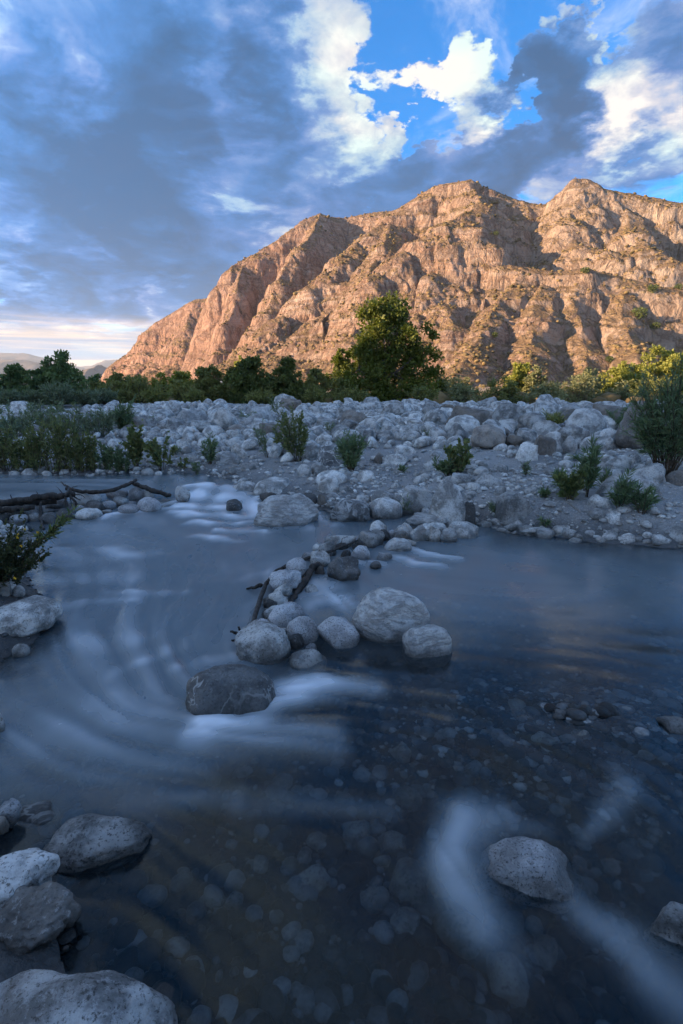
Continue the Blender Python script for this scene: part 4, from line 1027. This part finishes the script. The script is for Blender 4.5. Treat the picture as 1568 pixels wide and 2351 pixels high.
def leaves(P, D, length, width, rng, rnd=None, droop=0.0):
    """one pointed four-cornered leaf at each P along D"""
    n = len(P); D = D/(np.linalg.norm(D, axis=1)[:, None]+1e-9)
    r = rng.normal(size=(n, 3)); S = np.cross(D, r); S /= np.linalg.norm(S, axis=1)[:, None]+1e-9
    length = np.broadcast_to(length, (n,))[:, None]; width = np.broadcast_to(width, (n,))[:, None]
    m = P + D*length*.45
    V = np.stack([P, m-S*width/2, P+D*length, m+S*width/2], 1).reshape(-1, 3)
    Q = np.arange(4*n).reshape(-1, 4)
    rr = np.repeat(rng.rand(n) if rnd is None else rnd, 4)
    return V, Q, rr

def tree(box, Y, mat, label, n, leaf=.12, lobes=9, trunk_h=.3, seed=1, group=None, name='tree', dens=.5, airy=0.0, depth=.8, shape=None, bark=None):
    """box: where crown and foot stand in the photograph; Y: distance"""
    rng = np.random.RandomState(seed)
    x0, y0, x1, y1 = box
    L = pixd(x0, y1, Y); R = pixd(x1, y1, Y); top = pixd((x0+x1)/2, y0, Y)[2]
    xc = (L[0]+R[0])/2; W = (R[0]-L[0])/2; gz = ground1(xc, Y)-.03
    root = thing(name, (xc, Y, gz), label, 'tree' if name == 'tree' else 'shrub', group)
    Hh = top-gz
    if shape is None:
        shape = []
        for i in range(lobes):
            f = (i+.5)/lobes; zz = .14+.68*f; wid = math.sin(math.pi*min(1, .22+.78*(1-f)**.8))*.9+.1
            wid = (1-abs(f-.35)**1.6)*1.0
            ang = i*2.4+rng.uniform(0, 1); rad = .60*wid*rng.uniform(.55, 1.0)*(1-.6*(f > .85))
            sz = rng.uniform(.46, .62)*(1-.35*f)
            shape.append((math.cos(ang)*rad, math.sin(ang)*rad, zz, sz, sz*rng.uniform(.55, .85)*W/Hh*1.5))
    V = Soup(); trunk = Soup(); limbs = []
    path = [(0, 0, 0)]; bend = rng.uniform(-.12, .12, 2)
    th = Hh*.80
    for i in range(1, 7):
        f = i/6; path.append((bend[0]*W*math.sin(f*3)+rng.normal()*.02*W, bend[1]*W*math.sin(f*2.5), th*f))
    tr = .028*Hh+.012
    trunk.add(*tube(path, np.linspace(tr, tr*.22, 7), 7))
    wts = np.array([s[3]**2 for s in shape]); wts /= wts.sum()
    for (lx, ly, lz, lr, lh), wt in zip(shape, wts):
        c = np.array([lx*W, ly*W*depth, lz*Hh]); rx = lr*W*1.12; rz = max(lh*Hh, .1*Hh)*1.1
        # limb to the lobe
        f0 = max(.08, min(.75, lz*.55)); b = np.array([bend[0]*W*math.sin(f0*3), 0, th*f0])
        mid = (b+c)/2+rng.normal(size=3)*.06*W; mid[2] -= .04*Hh
        limb = Soup() if n >= 5000 else trunk
        limb.add(*tube([b, mid, c], [tr*.5, tr*.34, tr*.12], 5))
        if limb is not trunk: limbs.append(limb)
        nk = max(6, int(wt*dens*150)); k = rng.normal(size=(nk, 3)); k /= np.linalg.norm(k, axis=1)[:, None]
        k *= (.45+.62*rng.rand(nk)**.5)[:, None]
        cl = c + k*np.array([rx, rx*depth, rz])
        for q in cl[:min(nk, 7)]:
            limb.add(*tube([c, (c+q)/2+rng.normal(size=3)*.03*W, q], [tr*.14, tr*.09, tr*.03], 4))
        m = int(1.7*n*wt/nk)
        cr = rng.uniform(.22, .42, nk)*rx*(1-airy*.3)
        off = rng.normal(size=(nk, m, 3)); off /= np.linalg.norm(off, axis=2)[..., None]; off *= (rng.rand(nk, m)**.6)[..., None]
        P = (cl[:, None]+off*cr[:, None, None]*np.array([1.15, 1.15, .9])).reshape(-1, 3)
        D = off.reshape(-1, 3)+rng.normal(size=(nk*m, 3))*.7+np.array([0, 0, -.15])
        cb = np.clip(rng.normal(.5, .22, nk), 0, 1)
        rr = np.clip(np.repeat(cb, m)*.65+.35*rng.rand(nk*m), 0, 1)
        ll = leaf*1.15*rng.uniform(.7, 1.4, nk*m)
        V.add(*(lambda a: (a[0], a[1], None, a[2]))(leaves(P, D, ll, ll*.62, rng, rr)))
    tk = link('trunk', trunk.mesh('trunk', bark or M_BARK), root)
    for q in limbs: link('limb', q.mesh('limb', bark or M_BARK), tk)
    me = V.mesh('crown', mat, smooth=False); me.vertices
    link('crown' if name == 'tree' else 'foliage', me, root)
    return root

def shrub(base, hgt, spread, nst, mat, label, name='willow_shrub', leaf=(.07, .013), per=26, seed=1, lean=(0, 0), group=None, cat='shrub', start=.18, stemr=.005, curve=.25, up=.9, sub=2, foot=.16):
    """many thin stems fanning from one foot, leaves set along them"""
    rng = np.random.RandomState(seed); base = np.asarray(base, float)
    root = thing(name, (base[0], base[1], base[2]-.02), label, cat, group)
    S = Soup(); Lf = Soup()
    for i in range(nst):
        a = rng.uniform(0, 2*math.pi); out = spread*math.sqrt(rng.rand()); h = hgt*rng.uniform(.55, 1.0)*(1-.28*(out/spread)**2)
        tip = np.array([math.cos(a)*out+lean[0]*h, math.sin(a)*out+lean[1]*h, h])
        b0 = np.array([math.cos(a), math.sin(a), 0])*out*foot
        mid = b0*.5+tip*.5; mid[:2] *= (1-curve); mid[2] *= 1.06
        t = np.linspace(0, 1, 6)[:, None]
        path = (1-t)**2*b0+2*t*(1-t)*mid+t*t*tip
        path[1:] += rng.normal(size=(5, 3))*.012*hgt
        S.add(*tube(path, np.linspace(stemr, stemr*.35, 6), 3))
        shoots = [path]
        for _ in range(sub):
            k = rng.randint(2, 5); q = path[k]; dd = (path[-1]-path[0]); dd = dd/np.linalg.norm(dd)+rng.normal(size=3)*.45; ln = h*rng.uniform(.14, .32)
            sp = np.array([q+dd*ln*f for f in np.linspace(0, 1, 4)]); S.add(*tube(sp, np.linspace(stemr*.5, stemr*.25, 4), 3)); shoots.append(sp)
        for j, sh in enumerate(shoots):
            m = per if j == 0 else max(4, per//2)
            f = rng.uniform(start if j == 0 else .05, 1.0, m)*(len(sh)-1); i0 = np.minimum(f.astype(int), len(sh)-2); fr = (f-i0)[:, None]
            P = sh[i0]*(1-fr)+sh[i0+1]*fr; ax = sh[i0+1]-sh[i0]; ax /= np.linalg.norm(ax, axis=1)[:, None]+1e-9
            D = ax*up+rng.normal(size=(m, 3))*.55
            ll = leaf[0]*rng.uniform(.65, 1.35, m); v = leaves(P, D, ll, leaf[1]*rng.uniform(.8, 1.3, m), rng, np.clip(rng.normal(.5, .28, m), 0, 1))
            Lf.add(v[0], v[1], None, v[2])
    link('stems', S.mesh('stems', M_STEM), root)
    link('foliage', Lf.mesh('foliage', mat, False), root)
    return root

# ------------------------------------------------------------------ the tree line
BIG0 = [(-.28, 0, .80, .34, .13), (.0, .1, .86, .36, .12), (.18, -.1, .74, .34, .14), (-.42, .1, .62, .36, .15), (-.1, -.1, .58, .42, .18), (.25, .1, .52, .38, .17), (.70, 0, .58, .26, .14),
       (.66, .1, .40, .32, .16), (-.62, 0, .36, .36, .15), (-.2, .1, .32, .46, .18), (.30, -.1, .26, .46, .17), (-.80, .1, .18, .26, .13), (.86, 0, .14, .24, .11), (-.45, -.1, .14, .4, .12), (.3, 0, .10, .5, .10), (-.05, 0, .97, .12, .05)]
BIG = [(a, b, c, d*1.08, e*1.1) for a, b, c, d, e in BIG0]
tree((782, 690, 998, 922), 27, L_TREE, 'tall dark cottonwood with a sunlit top, rising above all other trees', 17000, .13, seed=5, shape=BIG, dens=1.1)
tree((744, 790, 822, 918), 28.5, L_TREE, 'bushy tree crowding the side of the tall cottonwood', 4200, .13, seed=6)
tree((690, 836, 756, 918), 27, L_OLIVE, 'olive-green bush tree between the round dark trees and the cottonwood', 3600, .12, seed=7)
tree((612, 818, 698, 922), 25.5, L_DARK, 'round dense dark tree, next to the olive-green bush', 5600, .12, seed=8, lobes=11, dens=.8)
tree((528, 814, 626, 924), 25, L_DARK, 'broad dense dark tree with a round crown, beside its darker twin', 6400, .12, seed=9, lobes=11, dens=.8)
tree((528, 808, 572, 900), 33, L_YELLOW, 'yellow-lit tree top peeping from behind the broad dark tree', 2000, .13, seed=10)
tree((440, 834, 528, 920), 26, L_OLIVE, 'grey-green dense tree beside the broad dark one', 5000, .12, seed=11, lobes=10)
tree((388, 848, 456, 918), 29, L_YELLOW, 'low tree with yellow-lit crown beside the grey-green tree', 3200, .12, seed=12)
tree((340, 860, 404, 918), 30, L_YELLOW, 'small rounded tree catching light, at the foot of the cliffs', 2600, .12, seed=13)
tree((292, 866, 352, 918), 30, L_OLIVE, 'small olive bush tree at the mountain foot', 2600, .12, seed=14)
tree((240, 852, 306, 920), 28, L_OLIVE, 'dark olive round tree in the shaded row', 3000, .12, seed=15)
tree((196, 858, 252, 920), 28, L_GREEN, 'dull green tree tucked behind the tallest shaded tree', 2600, .12, seed=16)
tree((92, 810, 208, 930), 25, L_GREEN, 'tallest shaded green tree with a peaked crown', 7000, .11, seed=17, lobes=12, dens=.8)
tree((72, 836, 134, 928), 26, L_GREEN, 'dark green tree leaning into the tallest shaded tree', 3600, .11, seed=18)
tree((2, 836, 84, 930), 24, L_GREEN, 'rounded shaded green tree with distant hills behind its crown', 5200, .11, seed=19, lobes=10)
tree((-80, 850, 14, 930), 25, L_GREEN, 'shaded green tree cut by the picture edge beside the rounded one', 3200, .11, seed=20)
tree((1152, 828, 1226, 910), 34, L_YELLOW, 'bright yellow-green round tree in full sun', 4600, .13, seed=21, lobes=9)
tree((1196, 838, 1250, 912), 33, L_PALE, 'pale loose tree beside the bright yellow-green one', 2000, .12, seed=22, airy=.6, dens=.4)
tree((1302, 842, 1390, 930), 30, L_PALE, 'pale airy tree with bare twigs showing through', 2600, .10, seed=23, airy=.8, dens=.5, bark=M_DRIFTP)
tree((1376, 836, 1486, 928), 31, L_YELLOW, 'wide sunlit yellow-green tree behind the big willow', 6000, .12, seed=24, lobes=11)
tree((1452, 802, 1600, 928), 33, L_YELLOW, 'tallest sunlit yellow-green tree behind the big willow', 7500, .13, seed=25, lobes=12)
tree((1560, 815, 1700, 928), 32, L_YELLOW, 'sunlit yellow-green tree beyond the big willow', 3000, .13, seed=26)
GRN = 'low sunlit bushes behind the boulder ridge'
for i, (b, Y, m, n) in enumerate([((996, 882, 1094, 922), 30, L_PALE, 3000), ((1096, 878, 1206, 925), 28, L_OLIVE, 2800), ((1236, 892, 1312, 925), 29, L_PALE, 2000), ((1430, 888, 1560, 930), 27, L_OLIVE, 2200)]):
    tree(b, Y, m, ['pale feathery bush beside the tall cottonwood', 'wide olive feathery bush before the bright round tree', 'low pale bush between the ridge and the mountain', 'low olive bush behind the big willow'][i], n, .09, seed=40+i, name='bush', group=None)
UND = 'low rounded bushes filling the foot of the tree row'
for i, px in enumerate([215, 262, 318, 372, 425, 486, 545, 600, 655, 712, 760, 1010, 1060, 1250, 1330, 1420]):
    w = 34+11*((i*7) % 3)
    tree((px-w, 884-8*(i % 3), px+w, 926), 25.5+.7*(i % 4), L_OLIVE if px < 1000 else L_PALE, 'low rounded bush between the taller trees of the tree row' if px < 1000 else 'low pale bush in the sun beyond the boulder ridge', 1500, .10, seed=700+i, name='bush', group=UND if px < 1000 else 'low pale bushes in the sun')
SH = 'shaded willow bushes before the tree row'
for i, (b, Y) in enumerate([((100, 876, 172, 936), 22.5), ((-20, 890, 50, 938), 22), ((40, 900, 104, 936), 22.5), ((160, 896, 230, 928), 23), ((214, 894, 268, 922), 24), ((330, 898, 384, 924), 24), ((420, 900, 470, 924), 23.5), ((690, 896, 760, 924), 24), ((930, 892, 1010, 926), 24.5), ((760, 890, 850, 926), 24.5), ((560, 900, 640, 926), 23.6)]):
    L_, R_ = pixd(b[0], b[3], Y), pixd(b[2], b[3], Y); top = pixd(b[0], b[1], Y)[2]; xc = (L_[0]+R_[0])/2; gz = ground1(xc, Y)
    shrub((xc, Y, gz), top-gz+.1, (R_[0]-L_[0])*.55, 55, L_GREYG if i < 5 else L_OLIVE, 'feathery shaded willow bush at the foot of the tree row', name='willow_shrub', leaf=(.16, .035), per=20, seed=60+i, group=SH, stemr=.009)

# ------------------------------------------------------------------ bank plants
def plant(px, py, hpx, wpx, nst, mat, label, seed, leaf=(.06, .014), **kw):
    b = pixg(px, py); sc = b[1]/FPX
    return shrub(b, hpx*sc*1.02, wpx*sc*.5, nst, mat, label, seed=seed, leaf=leaf, **kw)
plant(1528, 1092, 262, 200, 62, L_WILLOW, 'big dark green willow bush spreading over the right end of the ridge', 71, (.085, .011), per=36, stemr=.007, sub=4, start=.25)
LS = 'leafy shoots crowding the shore of the upper pool'
for i, (px, py, h, w, n, m) in enumerate([(10, 1078, 130, 70, 24, L_BANK), (52, 1082, 100, 60, 22, L_BANK), (96, 1084, 120, 60, 24, L_BANK), (132, 1086, 150, 60, 26, L_BANK), (168, 1084, 128, 60, 24, L_BANK), (204, 1084, 112, 50, 20, L_BANK), (-30, 1080, 120, 60, 20, L_BANK), (250, 1084, 78, 60, 16, L_WILLOW), (284, 1084, 60, 40, 10, L_WILLOW)]):
    plant(px, py, h, w, n, m, 'dense dark leafy shoots crowding the shore of the upper pool', 80+i, (.055, .020), per=34, group=LS, name='bank_shrub', foot=.75, start=.06)
GS = 'grey-green willow clumps on the left boulder field'
for i, (px, py, h, w, n) in enumerate([(40, 1010, 70, 90, 26), (100, 1000, 80, 90, 28), (170, 1005, 74, 90, 26), (230, 1004, 70, 70, 22), (60, 960, 40, 70, 16), (10, 985, 60, 60, 16), (140, 965, 40, 60, 14)]):
    plant(px, py, h, w, n, L_GREYG, 'grey-green willow clump among the boulders above the leafy shoots', 100+i, (.10, .018), per=26, group=GS, foot=.6, start=.05)
plant(284, 995, 78, 60, 34, L_WILLOW, 'rounded green willow clump beside the broad flat-bottomed boulder', 110, (.09, .018), per=26)
plant(318, 1078, 118, 46, 9, L_BANK, 'tall dark cottonwood sapling at the shore of the upper pool', 111, (.060, .042), per=38, name='sapling', cat='sapling', sub=4)
plant(372, 1082, 84, 70, 10, L_BANK, 'broad-leaved sapling next to the tall dark one', 112, (.055, .040), per=26, name='sapling', cat='sapling', sub=3)
plant(482, 1066, 74, 40, 12, L_WILLOW, 'small upright willow clump on the gravel shore', 113, (.075, .014), per=26)
plant(420, 1078, 34, 30, 5, L_BANK, 'tiny seedling between the sapling and the willow clump', 114, (.04, .025), per=12, name='sapling', cat='sapling')
plant(612, 1052, 112, 40, 4, L_GREYG, 'thin leaning willow sprig with few leaves', 115, (.075, .016), per=24, lean=(-.35, 0), name='sapling', cat='sapling')
plant(684, 1060, 128, 84, 17, L_BANK, 'feathery willow sapling rising from the cobbles', 116, (.07, .016), per=40, lean=(-.18, 0), sub=4)
plant(806, 1084, 96, 72, 30, L_WILLOW, 'reedy green clump growing against the dark swirled boulder', 117, (.11, .014), per=20, name='reed_clump', cat='plant')
plant(590, 1010, 30, 24, 8, L_WILLOW, 'small green tuft among the boulders of the middle field', 118, (.06, .014), per=14)
plant(1052, 1090, 88, 84, 12, L_BANK, 'broad-leaved sapling with a bushy foot on the sand slope', 119, (.055, .036), per=24, name='sapling', cat='sapling', sub=3)
plant(1030, 1092, 46, 60, 16, L_WILLOW, 'low willow tuft at the foot of the broad-leaved sapling', 120, (.075, .013), per=18, lean=(-.3, 0))
plant(922, 1086, 22, 26, 9, L_WILLOW, 'tiny green tuft alone on the sand', 121, (.05, .010), per=10)
plant(1308, 1150, 98, 60, 9, L_BANK, 'round-leaved cottonwood seedling on the bank scarp', 122, (.055, .048), per=24, name='sapling', cat='sapling', sub=3)
plant(1290, 1130, 70, 50, 8, L_WILLOW, 'thin wispy willow beside the round-leaved seedling', 123, (.08, .011), per=20)
plant(1347, 1142, 160, 40, 6, L_WILLOW, 'slender upright willow shoot before the biggest boulder', 124, (.085, .012), per=48, sub=4)
plant(1424, 1172, 92, 54, 11, L_WILLOW, 'narrow-leaved willow seedling in front of the hump-backed boulder', 125, (.075, .011), per=26)
plant(1474, 1180, 74, 56, 14, L_WILLOW, 'drooping green tuft on the face of the hump-backed boulder', 126, (.07, .010), per=22, curve=-.2)
plant(1270, 985, 42, 130, 40, L_OLIVE, 'low grassy olive thicket behind the ridge boulders', 127, (.12, .016), per=16)
plant(1420, 1000, 70, 60, 16, L_WILLOW, 'willow shoots between the cone-shaped boulder and the big willow', 128, (.085, .012), per=24)
plant(930, 1182, 38, 30, 12, L_WILLOW, 'grass tuft growing in front of the leaning pale block', 129, (.09, .008), per=8, name='grass_tuft', cat='grass')
plant(1385, 1128, 50, 40, 7, L_WILLOW, 'wispy seedling beside the oval stone on the scarp', 130, (.06, .010), per=16)
plant(760, 1000, 34, 30, 8, L_GREYG, 'pale willow tuft below the ridge crest', 131, (.07, .014), per=14)
plant(640, 960, 60, 40, 7, L_GREYG, 'grey-green sprig among the middle boulders', 132, (.08, .014), per=20, lean=(-.3, 0))
plant(575, 985, 46, 50, 10, L_GREYG, 'grey-green spray in front of the steep streaked boulder', 133, (.09, .014), per=18, lean=(-.2, 0))
plant(1250, 1210, 20, 24, 6, L_WILLOW, 'small weed hanging on the muddy scarp', 134, (.05, .009), per=10)

for i, (px, py) in enumerate([(540, 968), (700, 992), (868, 1004), (985, 1004), (1124, 1014), (1160, 978), (430, 955), (655, 930), (352, 988), (402, 1044), (452, 1088), (1205, 1092), (1252, 1142), (1128, 1184), (395, 1000), (740, 1010), (1490, 1040)]):
    plant(px, py, 24+7*(i % 3), 26, 7, L_GREYG if i % 2 else L_WILLOW, 'small wispy sprig growing between stones of the far bank', 800+i, (.055, .010), per=12, group='wispy sprigs between the stones', name='willow_sprig')
# the flowering shrub on the near left bank
fb = pix(8, 1352, .10)
fs = shrub(fb, .44, .30, 75, L_SHRUB, 'dark shrub dotted with yellow flowers overhanging the near left bank', name='flowering_shrub', leaf=(.017, .010), per=60, seed=140, stemr=.003, sub=4, start=.05, lean=(.05, 0))
rng = np.random.RandomState(8)
for i in range(22):
    so = Soup(); c = np.array([rng.uniform(-.22, .27), rng.uniform(-.25, .1), rng.uniform(.06, .40)]); a = np.linspace(0, 2*math.pi, 5, endpoint=False)
    D = np.stack([np.cos(a), -.6*np.ones(5), np.sin(a)], -1)
    v = leaves(np.repeat(c[None], 5, 0), D, .012, .010, rng); so.add(v[0], v[1], None, v[2])
    link('flower', so.mesh('flower', L_FLOWER, False), fs)
shrub(pix(0, 1352, .10)+np.array([-.02, -.10, 0]), .30, .14, 9, L_SAGE, 'pale blue-grey sage sprig inside the flowering shrub', name='sage_sprig', leaf=(.050, .016), per=26, seed=141, stemr=.003, up=.5)
tb = pix(70, 1262, .04)
shrub(tb, .36, .05, 5, L_BANK, 'leafy willow twig reaching out low over the water', name='willow_twig', leaf=(.065, .014), per=26, seed=142, stemr=.004, lean=(1.15, 0), start=.25, sub=2)

# ------------------------------------------------------------------ driftwood
def log(name, pts, rad, mat, label, seed=1, sides=10, branches=(), cat='driftwood', group=None, knot=.34):
    rng = np.random.RandomState(seed); P = np.array(pts, float)
    t = np.linspace(0, len(P)-1, 26); Q = np.stack([np.interp(t, np.arange(len(P)), P[:, k]) for k in range(3)], -1)
    for _ in range(2): Q[1:-1] = (Q[:-2]+2*Q[1:-1]+Q[2:])/4
    rr = np.interp(t, np.linspace(0, len(P)-1, len(rad)), rad)
    Q[1:-1] += rng.normal(size=(24, 3))*rr[1:-1, None]*.16
    V, F, T = tube(Q, rr, sides)
    k = 1+knot*fbm(V[:, 0]*14, V[:, 1]*14, V[:, 2]*14+seed, 3)
    n = 26*sides; ctr = np.repeat(Q, sides, 0); V[:n] = ctr+(V[:n]-ctr)*k[:n, None]
    base = Q[0]
    so = Soup(); so.add(V-base, F, T)
    if not branches:
        return tag(link(name, so.mesh(name, mat), loc=base), label, cat, group)
    root = thing(name, base, label, cat, group); link('trunk', so.mesh('trunk', mat), root)
    for bp, br in branches:
        b = Soup(); bp = np.array(bp, float); tt = np.linspace(0, len(bp)-1, 9); q = np.stack([np.interp(tt, np.arange(len(bp)), bp[:, k]) for k in range(3)], -1)
        q[1:-1] += rng.normal(size=(7, 3))*br*.25
        b.add(*tube(q-base, np.linspace(br, br*.4, 9), 7)); link('branch', b.mesh('branch', mat), root)
    return root
def W(px, py, z): return pix(px, py, z)
log('driftwood_log', [W(-60, 1158, .16), W(40, 1150, .19), W(110, 1140, .20), W(170, 1135, .20)], [.026, .032, .036, .032], M_DRIFT, 'long dark log lying along the stone bar', 3,
    branches=[([W(150, 1138, .22), W(160, 1120, .26), W(140, 1106, .30)], .016), ([W(160, 1138, .22), W(175, 1155, .14), W(172, 1168, .08)], .014), ([W(165, 1132, .20), W(150, 1112, .27)], .012),
              ([W(158, 1135, .2), W(184, 1148, .13)], .012), ([W(150, 1140, .2), W(152, 1168, .08)], .012), ([W(155, 1136, .2), W(168, 1118, .25), W(178, 1116, .24)], .007), ([W(158, 1136, .2), W(186, 1136, .18), W(196, 1144, .14)], .007),
              ([W(148, 1138, .2), W(136, 1124, .26), W(128, 1116, .27)], .006), ([W(160, 1140, .18), W(164, 1160, .1), W(158, 1172, .06)], .006), ([W(90, 1142, .2), W(84, 1128, .26)], .007), ([W(30, 1150, .19), W(24, 1136, .25)], .007)])
log('driftwood_log', [W(-60, 1178, .12), W(20, 1170, .14), W(80, 1164, .14)], [.03, .034, .024], M_DRIFT, 'shorter dark log under the long one at the bar', 4)
log('driftwood_log', [W(-50, 1168, .13), W(60, 1156, .14), W(130, 1150, .13)], [.03, .035, .03], M_DRIFT, 'middle dark log pinned under the long one', 41)
log('driftwood_log', [W(152, 1122, .20), W(200, 1130, .17), W(250, 1128, .18), W(290, 1114, .21), W(312, 1102, .23)], [.018, .023, .022, .020, .018], M_DRIFT, 'curved dark limb bridging the stone bar', 5)
log('driftwood_log', [W(305, 1110, .20), W(345, 1124, .15), W(390, 1138, .09)], [.024, .027, .026], M_DRIFT, 'straight dark log end pointing into the rapids', 6)
log('driftwood_log', [W(94, 1152, .14), W(92, 1185, .06), W(100, 1215, .02)], [.014, .014, .01], M_DRIFT, 'dark stick poking down from the logs into the water', 61)
log('driftwood_branch', [W(822, 1240, .09), W(770, 1262, .08), W(715, 1280, .07), W(660, 1296, .06), W(622, 1320, .055), W(598, 1370, .05), W(585, 1420, .05), W(565, 1458, .045)],
    [.007, .011, .014, .014, .015, .015, .014, .012], M_DRIFT, 'long curved driftwood branch caught along the line of stones', 7, sides=8,
    branches=[([W(600, 1345, .05), W(585, 1348, .04), W(566, 1352, .02)], .016), ([W(566, 1455, .045), W(545, 1455, .05), W(528, 1450, .06)], .014), ([W(566, 1455, .045), W(548, 1468, .04), W(532, 1470, .05)], .012),
              ([W(560, 1452, .045), W(546, 1440, .08)], .010), ([W(720, 1280, .07), W(735, 1262, .12)], .006), ([W(780, 1258, .08), W(786, 1236, .14), W(800, 1230, .15)], .004)])
log('driftwood_branch', [W(732, 1295, .06), W(712, 1310, .05), W(700, 1335, .05), W(682, 1360, .03), W(664, 1385, .02)], [.022, .025, .022, .020, .014], M_DRIFT, 'short thick dark limb with water spilling under it', 9, sides=9)
for i, (a, b, z, r) in enumerate([((905, 932), (960, 940), .12, .03), ((1000, 938), (1050, 928), .10, .025), ((845, 918), (900, 926), .10, .02), ((680, 922), (712, 926), .10, .03)]):
    A, Bq = pixg(*a), pixg(*b); log('driftwood_stick', [A+[0, 0, z], (A+Bq)/2+[0, 0, z+.05], Bq+[0, 0, z]], [r, r, r*.6], M_DRIFTP, 'weathered stick lying on the crest of the boulder ridge', 20+i, sides=6, group='sticks on the boulder ridge')
A, Bq = pixg(1300, 1160), pixg(1332, 1186)
log('driftwood_stick', [A+[0, 0, .03], Bq+[0, 0, .03]], [.006, .005], M_DRIFTP, 'pale dry stalk lying on the muddy scarp', 30, sides=6)

# ------------------------------------------------------------------ scrub on the slopes
def build_scrub():
    rng = np.random.RandomState(77)
    Nt, Nu, _ = MV.shape
    du = MV[1:-1, 2:]-MV[1:-1, :-2]; dv = MV[2:, 1:-1]-MV[:-2, 1:-1]
    n = np.cross(du, dv); n /= np.linalg.norm(n, axis=2)[..., None]+1e-9; n *= np.sign(n[..., 2:3]+1e-9)
    P = MV[1:-1, 1:-1].reshape(-1, 3); nz = n[..., 2].ravel()
    cl = fbm(P[:, 0]*.05, P[:, 1]*.05, P[:, 2]*.02, 3)
    w = sst(.60, .85, nz+.55*cl)**1.5*(P[:, 2] > 1.0)*(.35+1.3*sst(35, 3, P[:, 2])+.5*(P[:, 2] > 25))*(P[:, 1]*0+1)
    area = P[:, 1]**2; w = w*area; w /= w.sum()
    k = rng.choice(len(P), 7400, replace=False, p=w)
    Q = P[k]+rng.normal(size=(len(k), 3))*np.array([.25, .25, 0])
    # plain between the trees and the mountain
    yy = 26*np.exp(rng.uniform(0, math.log(150/26), 2600)); xx = rng.uniform(-.75, .85, 2600)*yy
    G = np.stack([xx, yy, ground(xx, yy)], -1)
    Q = np.concatenate([Q, G]); m = len(Q)
    V1, F1 = ico(1)
    s = (.16+.55*rng.rand(m)**2)*np.where(Q[:, 2] > 30, 1.15, 1.0); s[-1700:] *= .8
    v = V1[None]*(1+rng.uniform(-.35, .35, (m, 12, 1)))*s[:, None, None]*np.array([1.1, 1.1, .75])+Q[:, None]+np.array([0, 0, .12])
    f = (F1[None]+12*np.arange(m)[:, None, None]).reshape(-1, 3)
    me = mesh_np('dry_scrub', v.reshape(-1, 3), f, L_SCRUB, attrs={'rnd': np.repeat(rng.rand(m), 12)})
    tag(link('dry_scrub', me), 'golden brown dry scrub dotting the mountain slopes', 'scrub', kind='stuff')
    # single dark green bushes on the slope
    for i, (px, py, w_) in enumerate([(1472, 722, 32), (1498, 748, 20), (1142, 768, 16), (1342, 618, 18), (1140, 540, 12), (1500, 660, 22), (1560, 655, 16), (1400, 820, 18)]):
        d = ray(px, py); t = np.linspace(90, 330, 900); X, Y = d[0]*t, d[1]*t; Z = H+d[2]*t
        # nearest vertex of the mountain along the sight line
        dd = np.linalg.norm(np.cross(MV.reshape(-1, 3)-np.array([0, 0, H]), d/np.linalg.norm(d)), axis=1)
        cand = np.where(dd < 1.0)[0]
        if not len(cand): continue
        q = MV.reshape(-1, 3)[cand[np.argmin(MV.reshape(-1, 3)[cand][:, 1])]]
        r = w_/2/FPX*q[1]; so = Soup(); nn = 420
        o = rng.normal(size=(nn, 3)); o /= np.linalg.norm(o, axis=1)[:, None]; o *= (rng.rand(nn)**.5)[:, None]
        v = leaves(q-np.array([0, 0, 0])+o*np.array([r, r, r*.7])+np.array([0, 0, r*.4])-q, o+rng.normal(size=(nn, 3))*.5, r*.28, r*.2, rng)
        so.add(v[0], v[1], None, v[2])
        root = thing('bush', q, 'dark green bush clinging to the dry mountain slope', 'shrub', 'dark bushes on the mountain'); link('foliage', so.mesh('foliage', L_DARK, False), root)
build_scrub()

# ------------------------------------------------------------------ the air
def build_haze():
    m, nt, out = new_mat('valley_haze')
    v = nt.node('ShaderNodeVolumePrincipled'); v.inputs['Color'].default_value = (.80, .86, .95, 1); v.inputs['Density'].default_value = 0.5/4200
    v.inputs['Anisotropy'].default_value = .0
    nt.l.new(v.outputs[0], out.inputs['Volume'])
    x0, x1, y0, y1, z0, z1 = -7600, 7600, -7600, 7600, -20, 350
    V = np.array([(x, y, z) for z in (z0, z1) for y in (y0, y1) for x in (x0, x1)], float)
    Fq = np.array([(0, 2, 3, 1), (4, 5, 7, 6), (0, 1, 5, 4), (2, 6, 7, 3), (0, 4, 6, 2), (1, 3, 7, 5)])
    tag(link('haze', mesh_np('haze', V, Fq, m, False)), 'thin blue haze filling the valley air', 'haze', kind='stuff')
USE_HAZE = True
if USE_HAZE: build_haze()
tot = sum(len(o.data.polygons) for o in scene.objects if o.type == 'MESH')
print('tris', sum(sum(len(p.vertices)-2 for p in m.polygons) for m in {o.data for o in scene.objects if o.type == 'MESH'}), 'polys', tot, 'objects', len(scene.objects))
